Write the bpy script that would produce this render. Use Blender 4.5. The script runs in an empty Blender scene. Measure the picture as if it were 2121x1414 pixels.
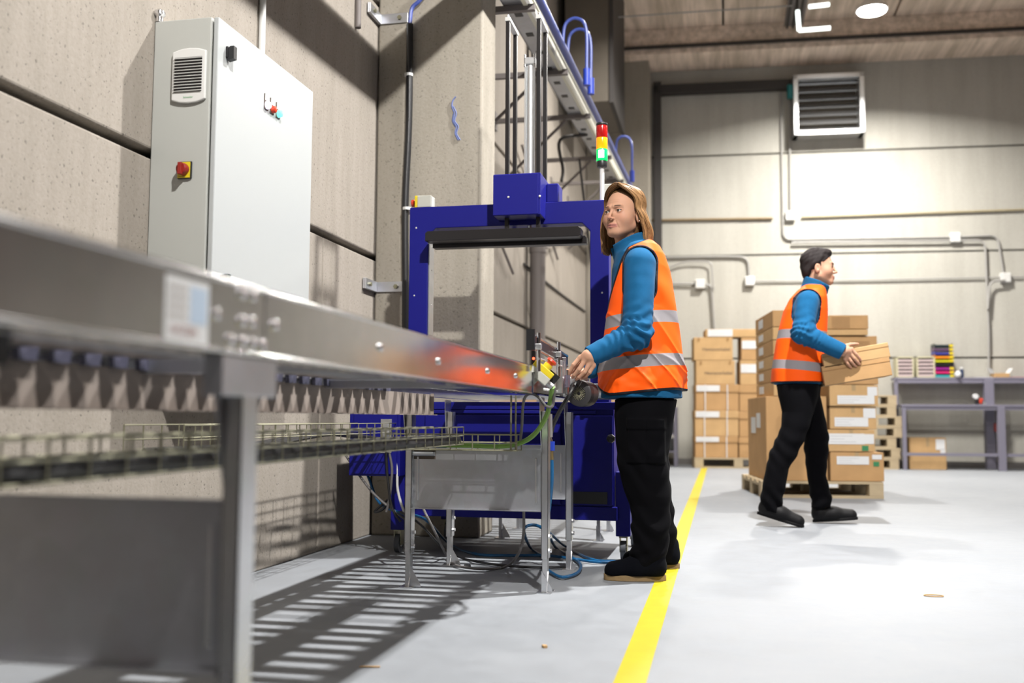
import bpy, bmesh, math, random
import numpy as np
from mathutils import Vector, Matrix
random.seed(7); rng = np.random.default_rng(7)
scene = bpy.context.scene
COL = scene.collection
PI = math.pi
def R(a): return math.radians(a)

# ------------------------------------------------------------------ camera
F_, CX_, CY_, H_ = 2062.0, 1060.5, 707.0, 0.67
_yaw = math.atan(440 / math.hypot(F_, 160)); _pit = math.atan(160 / F_); _rol = R(0.3)
fw = Vector((-math.sin(_yaw) * math.cos(_pit), math.cos(_yaw) * math.cos(_pit), math.sin(_pit)))
r0 = Vector((math.cos(_yaw), math.sin(_yaw), 0)); u0 = r0.cross(fw)
rt = r0 * math.cos(_rol) + u0 * math.sin(_rol); up = u0 * math.cos(_rol) - r0 * math.sin(_rol)
CAM = Vector((0, 0, H_))
cd = bpy.data.cameras.new('camera'); cam = bpy.data.objects.new('camera', cd); COL.objects.link(cam)
M = Matrix.Identity(4)
for i in range(3): M[i][0] = rt[i]; M[i][1] = up[i]; M[i][2] = -fw[i]; M[i][3] = CAM[i]
cam.matrix_world = M
cd.sensor_width = 36; cd.lens = F_ / 2121 * 36; cd.clip_start = 0.02; cd.clip_end = 200
cd.dof.use_dof = True; cd.dof.focus_distance = 4.25; cd.dof.aperture_fstop = 1.9
scene.camera = cam

# ------------------------------------------------------------------ world, lamps, exposure
w = bpy.data.worlds.new('world'); scene.world = w; w.use_nodes = True
w.node_tree.nodes['Background'].inputs[0].default_value = (0.95, 0.93, 0.9, 1)
w.node_tree.nodes['Background'].inputs[1].default_value = 0.02
vs = scene.view_settings
vs.view_transform = 'Standard'; vs.look = 'None'; vs.gamma = 1.0; vs.use_curve_mapping = False
vs.exposure = 0.66
def area(name, loc, size, power, color=(1, 0.96, 0.9), aim=None, spread=150):
    l = bpy.data.lights.new(name, 'AREA'); l.shape = 'DISK'; l.size = size; l.spread = R(spread); l.energy = power; l.color = color
    o = bpy.data.objects.new(name, l); COL.objects.link(o); o.location = loc
    if aim is not None:
        o.rotation_euler = (Vector(aim) - Vector(loc)).to_track_quat('-Z', 'Y').to_euler()
    return o
LAMPS = [(1.93, 13.2, 5.95, 360), (-0.2, 10.4, 5.95, 170), (6.6, 9.0, 5.95, 70), (10.6, 10.0, 5.95, 190), (6.6, 0.5, 5.95, 30), (2.6, -4.5, 5.95, 60)]  # second and fourth entries are unseen lamps added as fill
for x, y, z, p in LAMPS: area('high_bay_and_fill_light', (x, y, z - 0.02), 0.34, p)
area('near_lamp_light', (0.65, 0.8, 4.58), 0.13, 150, (1, 0.97, 0.93), aim=(-1.3, 4.0, 1.6), spread=120)
area('aisle_lamp_light', (0.9, 5.0, 4.88), 0.13, 280, (1, 0.98, 0.95))

# ------------------------------------------------------------------ measuring helpers: pixel of the photograph + a known plane -> point of the place
def ray(px, py): return fw * F_ + rt * (px - CX_) + up * (CY_ - py)
def PX(px, py, X): d = ray(px, py); return CAM + d * ((X - CAM.x) / d.x)
def PY(px, py, Y): d = ray(px, py); return CAM + d * ((Y - CAM.y) / d.y)
def PZ(px, py, Z=0): d = ray(px, py); return CAM + d * ((Z - CAM.z) / d.z)
BWA = R(3.2); BWO = Vector((0, 15.3, 0)); BWT = Vector((math.cos(BWA), math.sin(BWA), 0)); BWN = Vector((math.sin(BWA), -math.cos(BWA), 0))
def PB(px, py, off=0.0):                       # on the (slightly turned) back wall, off metres in front of it
    d = ray(px, py); o = BWO + BWN * off
    return CAM + d * ((o - CAM).dot(BWN) / d.dot(BWN))

# ------------------------------------------------------------------ mesh building
class MB:
    def __init__(s): s.v = []; s.f = []; s.m = []; s.mi = 0
    def add(s, vs_, fs):
        b = len(s.v); s.v += [tuple(v) for v in vs_]
        s.f += [tuple(b + i for i in f) for f in fs]; s.m += [s.mi] * len(fs); return s
    def box(s, c, d, rot=None, taper=1.0):
        hx, hy, hz = d[0] / 2, d[1] / 2, d[2] / 2; vs_ = []
        for z in (-hz, hz):
            t = taper if z > 0 else 1.0
            for x, y in ((-hx, -hy), (hx, -hy), (hx, hy), (-hx, hy)):
                v = Vector((x * t, y * t, z))
                if rot is not None: v = rot @ v
                vs_.append(v + Vector(c))
        return s.add(vs_, [(0, 3, 2, 1), (4, 5, 6, 7), (0, 1, 5, 4), (1, 2, 6, 5), (2, 3, 7, 6), (3, 0, 4, 7)])
    def span(s, a, b): return s.box([(a[i] + b[i]) / 2 for i in range(3)], [abs(b[i] - a[i]) for i in range(3)])
    def cyl(s, p0, p1, r, r1=None, n=14, cap=True):
        p0 = Vector(p0); p1 = Vector(p1); r1 = r if r1 is None else r1
        ax = (p1 - p0).normalized(); t = Vector((0, 0, 1)) if abs(ax.z) < 0.9 else Vector((1, 0, 0))
        u = ax.cross(t).normalized(); v = ax.cross(u); vs_ = []
        for p, rr in ((p0, r), (p1, r1)):
            for i in range(n):
                a = 2 * PI * i / n; vs_.append(p + u * math.cos(a) * rr + v * math.sin(a) * rr)
        fs = [(i, (i + 1) % n, n + (i + 1) % n, n + i) for i in range(n)]
        fs = [f[::-1] for f in fs]
        if cap: fs += [tuple(range(n)), tuple(range(2 * n - 1, n - 1, -1))]
        return s.add(vs_, fs)
    def lathe(s, p0, axis, prof, n=20):
        p0 = Vector(p0); ax = Vector(axis).normalized(); t = Vector((0, 0, 1)) if abs(ax.z) < 0.9 else Vector((1, 0, 0))
        u = ax.cross(t).normalized(); v = ax.cross(u); vs_ = []; m = len(prof)
        for h, rr in prof:
            for i in range(n):
                a = 2 * PI * i / n; vs_.append(p0 + ax * h + u * math.cos(a) * rr + v * math.sin(a) * rr)
        fs = []
        for k in range(m - 1):
            for i in range(n): fs.append((k * n + i, (k + 1) * n + i, (k + 1) * n + (i + 1) % n, k * n + (i + 1) % n))
        fs += [tuple(range(n)), tuple(range(m * n - 1, (m - 1) * n - 1, -1))]
        return s.add(vs_, fs)
    def tube(s, pts, r, n=8, sm=6, rads=None):
        pts = [Vector(p) for p in pts]
        if sm > 1 and len(pts) > 2: pts, rads = catmull(pts, sm, rads)
        m = len(pts); vs_ = []; prev = None
        for k, p in enumerate(pts):
            t = (pts[min(k + 1, m - 1)] - pts[max(k - 1, 0)]).normalized()
            if prev is None:
                q = Vector((0, 0, 1)) if abs(t.z) < 0.9 else Vector((1, 0, 0)); u = t.cross(q).normalized()
            else:
                u = (prev - t * prev.dot(t)).normalized()
            prev = u; v = t.cross(u); rr = rads[k] if rads else r
            for i in range(n):
                a = 2 * PI * i / n; vs_.append(p + u * math.cos(a) * rr + v * math.sin(a) * rr)
        fs = []
        for k in range(m - 1):
            for i in range(n): fs.append((k * n + i, k * n + (i + 1) % n, (k + 1) * n + (i + 1) % n, (k + 1) * n + i))
        fs += [tuple(range(n - 1, -1, -1)), tuple(range((m - 1) * n, m * n))]
        return s.add(vs_, fs)
    def prism(s, poly, org, e1, e2, depth):     # polygon in the plane org+e1,e2 extruded by the vector depth
        org = Vector(org); e1 = Vector(e1); e2 = Vector(e2); depth = Vector(depth); n = len(poly)
        vs_ = [org + e1 * a + e2 * b for a, b in poly]; vs_ += [v + depth for v in vs_]
        fs = [tuple(range(n)), tuple(range(2 * n - 1, n - 1, -1))] + [(i, n + i, n + (i + 1) % n, (i + 1) % n) for i in range(n)]
        return s.add(vs_, fs)
def catmull(pts, sm, rads=None):
    out = []; ro = []
    P = [pts[0] * 2 - pts[1]] + pts + [pts[-1] * 2 - pts[-2]]
    for i in range(1, len(P) - 2):
        for j in range(sm):
            t = j / sm; a, b, c, d = P[i - 1:i + 3]
            out.append(0.5 * ((2 * b) + (c - a) * t + (2 * a - 5 * b + 4 * c - d) * t * t + (3 * b - a - 3 * c + d) * t ** 3))
            if rads: ro.append(rads[i - 1] * (1 - t) + rads[i] * t)
    out.append(pts[-1]);
    if rads: ro.append(rads[-1])
    return out, (ro if rads else None)

WM = {}                                          # world matrices of things, by name
def root_matrix(o): return WM.get(o.name, Matrix.Identity(4)) if o is not None else Matrix.Identity(4)
def obj(name, mb, mat, parent=None, world=True, bevel=0, smooth=False, loc=None, kind=None, rot=None):
    """mb in world coordinates (world=True) or in the thing's own"""
    me = bpy.data.meshes.new(name)
    V = mb.v
    Wp = root_matrix(parent)
    if parent is not None and world:
        inv = Wp.inverted(); V = [inv @ Vector(v) for v in V]
    if loc is not None and parent is None: V = [Vector(v) - Vector(loc) for v in V]
    me.from_pydata([tuple(v) for v in V], [], mb.f)
    mats = mat if isinstance(mat, (list, tuple)) else [mat]
    for m_ in mats: me.materials.append(m_)
    if len(mats) > 1: me.polygons.foreach_set('material_index', mb.m)
    bm = bmesh.new(); bm.from_mesh(me); bmesh.ops.recalc_face_normals(bm, faces=bm.faces); bm.to_mesh(me); bm.free()
    if smooth:
        me.polygons.foreach_set('use_smooth', [True] * len(me.polygons)); 
        try: me.set_sharp_from_angle(angle=R(40))
        except Exception: pass
    o = bpy.data.objects.new(name, me); COL.objects.link(o)
    if parent is not None: o.parent = parent; WM[o.name] = Wp
    elif loc is not None: o.location = loc; WM[o.name] = Matrix.Translation(Vector(loc))
    if bevel:
        b = o.modifiers.new('bevel', 'BEVEL'); b.width = bevel; b.segments = 2; b.limit_method = 'ANGLE'; b.harden_normals = False
    if kind: o['kind'] = kind
    return o
def tag(o, label=None, cat=None, group=None, kind=None):
    if label: o['label'] = label
    if cat: o['category'] = cat
    if group: o['group'] = group
    if kind: o['kind'] = kind
    return o
def thing(name, label, cat, loc=(0, 0, 0), rotz=0, group=None):
    o = bpy.data.objects.new(name, None); COL.objects.link(o); o.empty_display_size = 0.05
    o.location = loc; o.rotation_euler = (0, 0, rotz)
    WM[o.name] = Matrix.Translation(Vector(loc)) @ Matrix.Rotation(rotz, 4, 'Z')
    return tag(o, label, cat, group)
def dup(root, loc, rotz=0, label=None, group=None):
    r = root.copy(); COL.objects.link(r); r.location = loc; r.rotation_euler = (0, 0, rotz)
    WM[r.name] = Matrix.Translation(Vector(loc)) @ Matrix.Rotation(rotz, 4, 'Z')
    if label: r['label'] = label
    if group: r['group'] = group
    for ch in list(root.children):
        c = ch.copy(); COL.objects.link(c); c.parent = r
        for g in list(ch.children):
            d = g.copy(); COL.objects.link(d); d.parent = c
    return r
def copypart(o, parent, loc):                    # a further alike piece sharing its mesh
    c = o.copy(); COL.objects.link(c); c.parent = parent; c.location = loc; return c

# ------------------------------------------------------------------ materials
def nodes(name):
    m = bpy.data.materials.new(name); m.use_nodes = True; nt = m.node_tree
    return m, nt, nt.nodes['Principled BSDF']
def N(nt, typ, **kw):
    n = nt.nodes.new(typ)
    for k, v in kw.items():
        if k in ('operation', 'blend_type', 'data_type', 'attribute_name', 'noise_dimensions', 'feature', 'wave_type', 'bands_direction'): setattr(n, k, v)
        else: n.inputs[k].default_value = v
    return n
def ramp(nt, fac, stops):
    r = nt.nodes.new('ShaderNodeValToRGB'); e = r.color_ramp.elements
    while len(e) < len(stops): e.new(0.5)
    for i, (p, c) in enumerate(stops): e[i].position = p; e[i].color = c if len(c) == 4 else (*c, 1)
    nt.links.new(fac, r.inputs[0]); return r.outputs[0]
def coords(nt, scale=(1, 1, 1), kind='Object'):
    t = nt.nodes.new('ShaderNodeTexCoord'); mp = nt.nodes.new('ShaderNodeMapping'); mp.inputs['Scale'].default_value = scale
    nt.links.new(t.outputs[kind], mp.inputs[0]); return mp.outputs[0]
def noise(nt, vec, scale, detail=3, rough=0.5):
    n = N(nt, 'ShaderNodeTexNoise', Scale=scale, Detail=detail, Roughness=rough); nt.links.new(vec, n.inputs['Vector']); return n.outputs[0]
def mix(nt, fac, a, b, mode='MIX'):
    m = nt.nodes.new('ShaderNodeMix'); m.data_type = 'RGBA'; m.blend_type = mode
    for sock, val in ((m.inputs[0], fac), (m.inputs[6], a), (m.inputs[7], b)):
        if hasattr(val, 'default_value') or hasattr(val, 'is_linked'): nt.links.new(val, sock)
        else: sock.default_value = val if isinstance(val, (int, float)) else ((*val, 1) if len(val) == 3 else val)
    return m.outputs[2]
def bump(nt, h, strength, dist, bsdf):
    b = N(nt, 'ShaderNodeBump', Strength=strength, Distance=dist); nt.links.new(h, b.inputs['Height']); nt.links.new(b.outputs[0], bsdf.inputs['Normal']); return b
KA = 0.70                                        # all paints and stone a little darker, the exposure a little longer
def mat(name, col, rough=0.5, metal=0.0, var=0.0, vscale=20, bmp=0, bscale=200, spec=0.5, emit=None, estr=0, coat=0, trans=0, sheen=0, stretch=(1, 1, 1)):
    if metal < .5: col = tuple(c * KA for c in col)
    m, nt, b = nodes(name)
    b.inputs['Base Color'].default_value = (*col, 1); b.inputs['Roughness'].default_value = rough; b.inputs['Metallic'].default_value = metal
    b.inputs['Specular IOR Level'].default_value = spec
    if coat: b.inputs['Coat Weight'].default_value = coat
    if trans: b.inputs['Transmission Weight'].default_value = trans
    if sheen: b.inputs['Sheen Weight'].default_value = sheen; b.inputs['Sheen Roughness'].default_value = 0.4
    if emit: b.inputs['Emission Color'].default_value = (*emit, 1); b.inputs['Emission Strength'].default_value = estr
    if var:
        v = coords(nt, stretch); n = noise(nt, v, vscale, 4, 0.6)
        c = ramp(nt, n, [(0.3, tuple(max(0, x * (1 - var)) for x in col)), (0.7, tuple(min(1, x * (1 + var)) for x in col))])
        nt.links.new(c, b.inputs['Base Color'])
    if bmp:
        v = coords(nt, stretch); n = noise(nt, v, bscale, 3, 0.6); bump(nt, n, bmp, 0.002, b)
    return m
def concrete(name, col, streak=(1, 1, 0.08), pits=1.0, bstr=0.5, dark=0.75, stain=0.3):
    col = tuple(c * KA for c in col)
    m, nt, b = nodes(name); b.inputs['Roughness'].default_value = 0.85; b.inputs['Specular IOR Level'].default_value = 0.25
    v = coords(nt); vz = coords(nt, streak)
    big = noise(nt, v, 0.9, 5, 0.6); st = noise(nt, vz, 9, 5, 0.65); fine = noise(nt, v, 60, 4, 0.7); sp = noise(nt, v, 75, 2, 0.5)
    c1 = ramp(nt, big, [(0.3, tuple(x * (1 - stain * 0.6) for x in col)), (0.65, col)])
    c2 = ramp(nt, st, [(0.35, (1 - stain, 1 - stain, 1 - stain * 1.1)), (0.62, (1, 1, 1))])
    c3 = ramp(nt, fine, [(0.3, (0.86, 0.85, 0.83)), (0.6, (1.0, 1.0, 1.0))])
    c4 = ramp(nt, sp, [(0.30, (dark * 0.5,) * 3), (0.365, (1, 1, 1))])
    c = mix(nt, 1.0, c1, c2, 'MULTIPLY'); c = mix(nt, 0.8, c, c3, 'MULTIPLY'); c = mix(nt, 0.75 * pits, c, c4, 'MULTIPLY')
    nt.links.new(c, b.inputs['Base Color'])
    add = N(nt, 'ShaderNodeMath', operation='ADD'); nt.links.new(fine, add.inputs[0]); nt.links.new(sp, add.inputs[1])
    bump(nt, add.outputs[0], bstr * .55, 0.004, b)
    return m
def cardboard(name, col):
    col = tuple(c * KA for c in col)
    m, nt, b = nodes(name); b.inputs['Roughness'].default_value = 0.8; b.inputs['Specular IOR Level'].default_value = 0.2
    v = coords(nt, (1, 1, 1)); n = noise(nt, v, 5, 4, 0.6); f = noise(nt, coords(nt, (1, 1, 12)), 30, 3, 0.6)
    c = ramp(nt, n, [(0.3, tuple(x * 0.9 for x in col)), (0.7, tuple(min(1, x * 1.06) for x in col))])
    c = mix(nt, 0.5, c, ramp(nt, f, [(0.3, (0.88, 0.88, 0.88)), (0.7, (1, 1, 1))]), 'MULTIPLY')
    nt.links.new(c, b.inputs['Base Color']); bump(nt, f, 0.15, 0.002, b); return m
def galv(name, col=(0.62, 0.64, 0.70), rough=0.27):
    m, nt, b = nodes(name); b.inputs['Metallic'].default_value = 0.95
    v = coords(nt); vo = N(nt, 'ShaderNodeTexVoronoi', Scale=28.0); nt.links.new(v, vo.inputs['Vector']); n = noise(nt, v, 4, 5, 0.6)
    c = ramp(nt, n, [(0.3, tuple(x * 0.82 for x in col)), (0.7, col)])
    c = mix(nt, 0.04, c, vo.outputs['Color'], 'OVERLAY'); hs = N(nt, 'ShaderNodeHueSaturation', Saturation=0.35); nt.links.new(c, hs.inputs['Color'])
    nt.links.new(hs.outputs[0], b.inputs['Base Color'])
    mr = N(nt, 'ShaderNodeMapRange'); mr.inputs[3].default_value = rough * 0.8; mr.inputs[4].default_value = rough * 1.35; nt.links.new(n, mr.inputs[0]); nt.links.new(mr.outputs[0], b.inputs['Roughness'])
    return m
def wood(name, col):
    col = tuple(c * KA for c in col)
    m, nt, b = nodes(name); b.inputs['Roughness'].default_value = 0.75
    n = noise(nt, coords(nt, (1.2, 14, 14)), 4, 5, 0.6)
    nt.links.new(ramp(nt, n, [(0.3, tuple(x * 0.78 for x in col)), (0.7, col)]), b.inputs['Base Color']); return m

MT = {}
MT['wall'] = concrete('concrete_wall', (0.44, 0.395, 0.345), streak=(1, 1, 0.12), bstr=0.55, stain=0.13)
MT['pillar'] = concrete('concrete_pillar', (0.46, 0.42, 0.355), bstr=0.3, stain=0.12, pits=0.7)
MT['back'] = concrete('concrete_back', (0.60, 0.585, 0.53), streak=(0.5, 0.5, 0.05), pits=0.1, bstr=0.1, stain=0.10)
MT['hall'] = mat('dim_hall_wall', (0.34, 0.22, 0.18), 0.8, var=0.2, vscale=1)
MT['ceil'] = concrete('concrete_ceiling', (1.2, 1.0, 0.84), streak=(1, 0.06, 1), pits=0.0, bstr=0.1, stain=0.4)
MT['joint'] = mat('joint_dark', (0.055, 0.05, 0.04), 0.95, var=0.3, vscale=30)
MT['galv'] = galv('galvanised_steel'); MT['galvd'] = galv('galvanised_sheet', (0.50, 0.54, 0.66), 0.34); MT['chrome'] = mat('chrome', (0.75, 0.75, 0.77), 0.18, 1.0)
MT['rail'] = galv('conveyor_rail_steel', (0.68, 0.66, 0.67), 0.13)
MT['zinc'] = mat('zinc_wire', (0.26, 0.25, 0.17), 0.4, 0.7)
MT['blue'] = mat('blue_paint', (0.011, 0.012, 0.23), 0.42, spec=0.2, bmp=0.12, bscale=500)
MT['white'] = mat('white_powder_coat', (0.50, 0.525, 0.53), 0.4, bmp=0.08, bscale=400)
MT['black'] = mat('black_plastic', (0.012, 0.012, 0.014), 0.4); MT['blackm'] = mat('black_metal', (0.02, 0.017, 0.018), 0.35, 0.3)
MT['rubber'] = mat('grey_rubber', (0.10, 0.11, 0.13), 0.6)
MT['dark'] = mat('dark_paint', (0.035, 0.03, 0.028), 0.6)
MT['yellow'] = mat('yellow_plastic', (0.85, 0.66, 0.02), 0.4); MT['beige'] = mat('beige_plastic', (0.60, 0.60, 0.54), 0.45)
MT['red'] = mat('red_plastic', (0.72, 0.06, 0.025), 0.35); MT['redd'] = mat('dark_red_plastic', (0.33, 0.02, 0.014), 0.4)
MT['greycab'] = mat('grey_cable', (0.16, 0.15, 0.15), 0.5); MT['greencab'] = mat('green_cable', (0.22, 0.42, 0.07), 0.5)
MT['bluehose'] = mat('blue_hose', (0.01, 0.12, 0.30), 0.35); MT['blueconn'] = mat('blue_plastic', (0.02, 0.06, 0.5), 0.35)
MT['brass'] = mat('brass', (0.55, 0.42, 0.2), 0.35, 1); MT['alu'] = mat('aluminium', (0.72, 0.73, 0.74), 0.32, 0.9)
MT['white_pl'] = mat('white_plastic', (0.8, 0.8, 0.78), 0.5); MT['paper'] = mat('paper_label', (0.82, 0.83, 0.84), 0.6)
MT['ink'] = mat('print_black', (0.12, 0.09, 0.07), 0.7); MT['wood'] = wood('pallet_wood', (0.62, 0.49, 0.31))
MT['card'] = cardboard('cardboard', (0.60, 0.36, 0.165)); MT['card2'] = cardboard('cardboard_pale', (0.67, 0.43, 0.205)); MT['card3'] = cardboard('cardboard_dark', (0.45, 0.26, 0.11))
MT['tape'] = mat('clear_tape', (0.5, 0.36, 0.2), 0.12, spec=0.6)
MT['steelp'] = mat('grey_steel_paint', (0.24, 0.23, 0.30), 0.5); MT['pipe'] = mat('grey_pipe', (0.20, 0.175, 0.165), 0.6)
MT['cream'] = mat('cream_plastic', (0.66, 0.62, 0.42), 0.5); MT['duct'] = mat('duct_paint', (0.13, 0.11, 0.085), 0.7, var=0.1, vscale=3)
MT['bluepipe'] = mat('blue_air_pipe', (0.06, 0.10, 0.42), 0.4); MT['flange'] = mat('cream_tray_paint', (0.8, 0.78, 0.64), 0.5)
MT['lineyellow'] = mat('yellow_floor_paint', (0.54, 0.45, 0.008), 0.45, var=0.05, vscale=15)
# floor: pale epoxy with faint dirt and patches of wear
m, nt, b = nodes('epoxy_floor'); v = coords(nt); n1 = noise(nt, v, 0.7, 5, 0.6); n2 = noise(nt, coords(nt, (1, 1, 1)), 8, 5, 0.65)
c = ramp(nt, n1, [(0.3, (0.195, 0.208, 0.226)), (0.7, (0.228, 0.240, 0.258))]); c = mix(nt, 0.35, c, ramp(nt, n2, [(0.35, (0.86, 0.85, 0.84)), (0.6, (1, 1, 1))]), 'MULTIPLY')
nt.links.new(c, b.inputs['Base Color'])
nt.links.new(ramp(nt, n2, [(0.3, (0.5,) * 3), (0.7, (0.65,) * 3)]), b.inputs['Roughness']); b.inputs['Specular IOR Level'].default_value = 0.25
bump(nt, noise(nt, v, 130, 3, 0.6), 0.06, 0.002, b); MT['floor'] = m

def text_mb(txt, org, e1, e2, h, depth=0.0004):
    """flat lettering as mesh: org lower left corner, e1 reading direction, e2 up"""
    c = bpy.data.curves.new('t', 'FONT'); c.body = txt; c.size = h * 1.4; o = bpy.data.objects.new('t', c); COL.objects.link(o)
    dg = bpy.context.evaluated_depsgraph_get(); me = o.evaluated_get(dg).to_mesh()
    mb = MB(); org = Vector(org); e1 = Vector(e1); e2 = Vector(e2)
    mb.add([org + e1 * v.co.x + e2 * v.co.y for v in me.vertices], [tuple(p.vertices) for p in me.polygons])
    o.evaluated_get(dg).to_mesh_clear(); bpy.data.objects.remove(o); bpy.data.curves.remove(c)
    return mb
# ================================================================== THE SETTING
WX = -2.0                                        # face of the left wall
fl = obj('floor', MB().span((-2.4, -9, -0.12), (12.3, 16.6, 0)), MT['floor'], kind='structure')
# left wall: precast slabs with open joints in front of a dark backing
wl = obj('wall_left', MB().span((-2.5, -9, 0), (-2.13, 15.9, 6.6)), MT['joint'], kind='structure')
rows = [(0.0, 1.593), (1.627, 3.13), (3.165, 4.68), (4.715, 6.5)]
for i, (z0, z1) in enumerate(rows):
    if i == 0: ys = [(-9, -1.3), (-1.29, 4.735), (4.745, 5.575), (5.60, 10.0), (10.02, 15.6)]
    else: ys = [(-9, -1.3), (-1.28, 5.575), (5.60, 10.0), (10.02, 15.6)]
    for y0, y1 in ys:
        obj('wall_panel', MB().span((-2.13, y0, z0), (WX, y1, z1)), MT['wall'], wl, bevel=0.008)
# pillar of the left wall
pl = obj('pillar', MB().span((-1.995, 5.5, 0), (-1.355, 5.84, 6.45)), MT['pillar'], kind='structure', bevel=0.012)
obj('pillar', MB().span((-1.995, 14.7, 0), (-1.05, 15.1, 6.3)), MT['pillar'], kind='structure', bevel=0.012)
# back wall, turned by 3.2 degrees
def BW(u, off, z): p = BWO + BWT * u + BWN * off; return Vector((p.x, p.y, z))
def bw_box(mb, u0_, u1, o0, o1, z0, z1):
    rot = Matrix.Rotation(BWA, 3, 'Z'); c = BW((u0_ + u1) / 2, (o0 + o1) / 2, (z0 + z1) / 2)
    return mb.box(c, (u1 - u0_, abs(o1 - o0), z1 - z0), rot)
wb = obj('wall_back', bw_box(MB(), -2.2, 12.6, -0.5, -0.12, 0, 6.9), MT['joint'], kind='structure')
for z0, z1 in [(0.0, 1.575), (1.6, 3.14), (3.165, 4.69), (4.715, 6.6)]:
    for a, b_ in [(-2.1, 5.2), (5.22, 12.4)]:
        obj('wall_panel', bw_box(MB(), a, b_, -0.12, 0.0, z0, z1), MT['back'], wb, bevel=0.006)
obj('baseboard_back', bw_box(MB(), -1.5, 12.2, 0.0, 0.025, 0.0, 0.09), mat('skirting_grey', (0.2, 0.19, 0.18), 0.7), kind='structure')
# walls behind and beside the camera close the hall
obj('wall_right', MB().span((12.3, -9, 0), (12.6, 16.6, 6.6)), MT['hall'], kind='structure')
obj('wall_front', MB().span((-2.4, -9.3, 0), (12.6, -9, 6.6)), MT['hall'], kind='structure')
# ceiling: long precast planks with joints, and the beam along the back wall
ce = obj('ceiling', MB().span((-2.5, -9.3, 6.62), (12.6, 16.9, 6.8)), MT['joint'], kind='structure')
xs = [-2.2, 0.05, 2.45, 4.85, 7.25, 9.65, 12.2]
for i in range(len(xs) - 1):
    for y0, y1 in ((-9, -1.0), (-0.97, 6.0), (6.03, 13.2), (13.23, 15.9)):
        obj('ceiling_panel', MB().span((xs[i] + 0.015, y0, 6.45), (xs[i + 1] - 0.015, y1, 6.62)), MT['ceil'], ce, bevel=0.006)
obj('trim_1', bw_box(MB(), -1.8, 12.3, 0.0, 0.75, 6.05, 6.45), MT['ceil'], kind='structure', bevel=0.01)      # beam
obj('trim_2', bw_box(MB(), -1.6, 12.3, 0.75, 0.80, 6.14, 6.18), MT['dark'], kind='structure')                 # dark edge rail of the beam
# dark steel frame on the back wall
tr = MB(); bw_box(tr, -1.02, -0.9, 0.0, 0.16, 3.2, 5.85); bw_box(tr, -1.02, 1.05, 0.0, 0.16, 5.66, 5.8)
obj('trim_3', tr, MT['dark'], kind='structure', bevel=0.005)

# yellow line painted on the floor
t = obj('floor_line', MB().add([(-0.278, 0.6, 0.0015), (-0.196, 0.6, 0.0015), (-0.233, 14.2, 0.0015), (-0.318, 14.2, 0.0015)], [(0, 1, 2, 3)]), MT['lineyellow'])
tag(t, 'yellow walkway line painted on the pale grey floor', 'floor marking')

# ------------------------------------------------------------------ lamps
def lamp(x, y, z, label, vis=True):
    t = thing('ceiling_lamp', label, 'lamp', (x, y, z), group=None)
    obj('housing', MB().lathe((0, 0, 0), (0, 0, 1), [(0.005, 0.2), (0.06, 0.19), (0.14, 0.11), (0.2, 0.06), (0.26, 0.05)], 24), MT['alu'], t, world=False, smooth=True)
    obj('diffuser', MB().lathe((0, 0, 0), (0, 0, -1), [(-0.01, 0.185), (0.012, 0.17)], 24), MT_LAMP, t, world=False)
    obj('suspension_rod', MB().cyl((0, 0, 0.25), (0, 0, max(0.3, 6.46 - z)), 0.01), MT['dark'], t, world=False)
    return t
MT_LAMP = mat('lamp_glow', (1, 1, 1), 0.5, emit=(1, 0.97, 0.92), estr=30)
lamp(1.93, 13.2, 5.95, 'bright round lamp hanging from the ceiling near the back wall')
lamp(0.9, 5.0, 4.91, 'low-hung round lamp above the aisle beside the woman')
lamp(0.65, 0.8, 4.61, 'low-hung round lamp above the near end of the conveyor')
lamp(-0.2, 10.4, 5.95, 'added round fill lamp brightening the left wall beyond the blue machine')  # unseen lamp, added to brighten the far bay of the left wall
lamp(10.6, 10.0, 5.95, 'added round fill lamp far right in the hall, beyond the packing benches')  # unseen lamp, added to brighten what the conveyor rail mirrors
lamp(6.6, 9.0, 5.95, 'round hall lamp hanging on the right side of the hall, beside the packing benches')
lamp(6.6, 0.5, 5.95, 'round hall lamp hanging on the right side of the hall, level with the camera')
lamp(2.6, -4.5, 5.95, 'round hall lamp hanging behind the camera')
# white fluorescent light rods by the cable duct
t = thing('tube_light', 'white square-cornered light tube bracket on the ceiling cable duct', 'lamp', BW(1.1, 0.9, 6.3))
MTT = mat('tube_glow', (1, 1, 1), 0.5, emit=(0.93, 1, 0.95), estr=1.6)
q = [PY(1652, 22, 13.2), PY(1655, 63, 13.2), PY(1720, 58, 13.2), PY(1718, 9, 13.2), PY(1675, 14, 13.2)]
for a, b_ in ((q[0], q[1]), (q[1], q[2]), (q[3], q[4])): obj('tube', MB().cyl(a, b_, 0.027), MTT, t)
obj('hanger_rod', MB().cyl(q[0], (q[0].x, q[0].y, 6.46), 0.01), MT['dark'], t)
# lit lamps in the place: duct box high on the left
t = thing('air_duct', 'large dark square duct box hanging high at the far left corner', 'duct', (-1.5, 12.0, 5.9))
a = PY(1190, 45, 12.0); b2 = PY(1262, 45, 12.0); lo = PY(1225, 212, 12.0).z
obj('duct_body', MB().span((-1.9, 12.0, lo), (b2.x, 13.4, 6.40)), MT['duct'], t, bevel=0.01)
obj('duct_flange', MB().span((b2.x, 11.98, lo - 0.02), (b2.x + 0.05, 13.42, 6.42)), MT['dark'], t)
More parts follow.
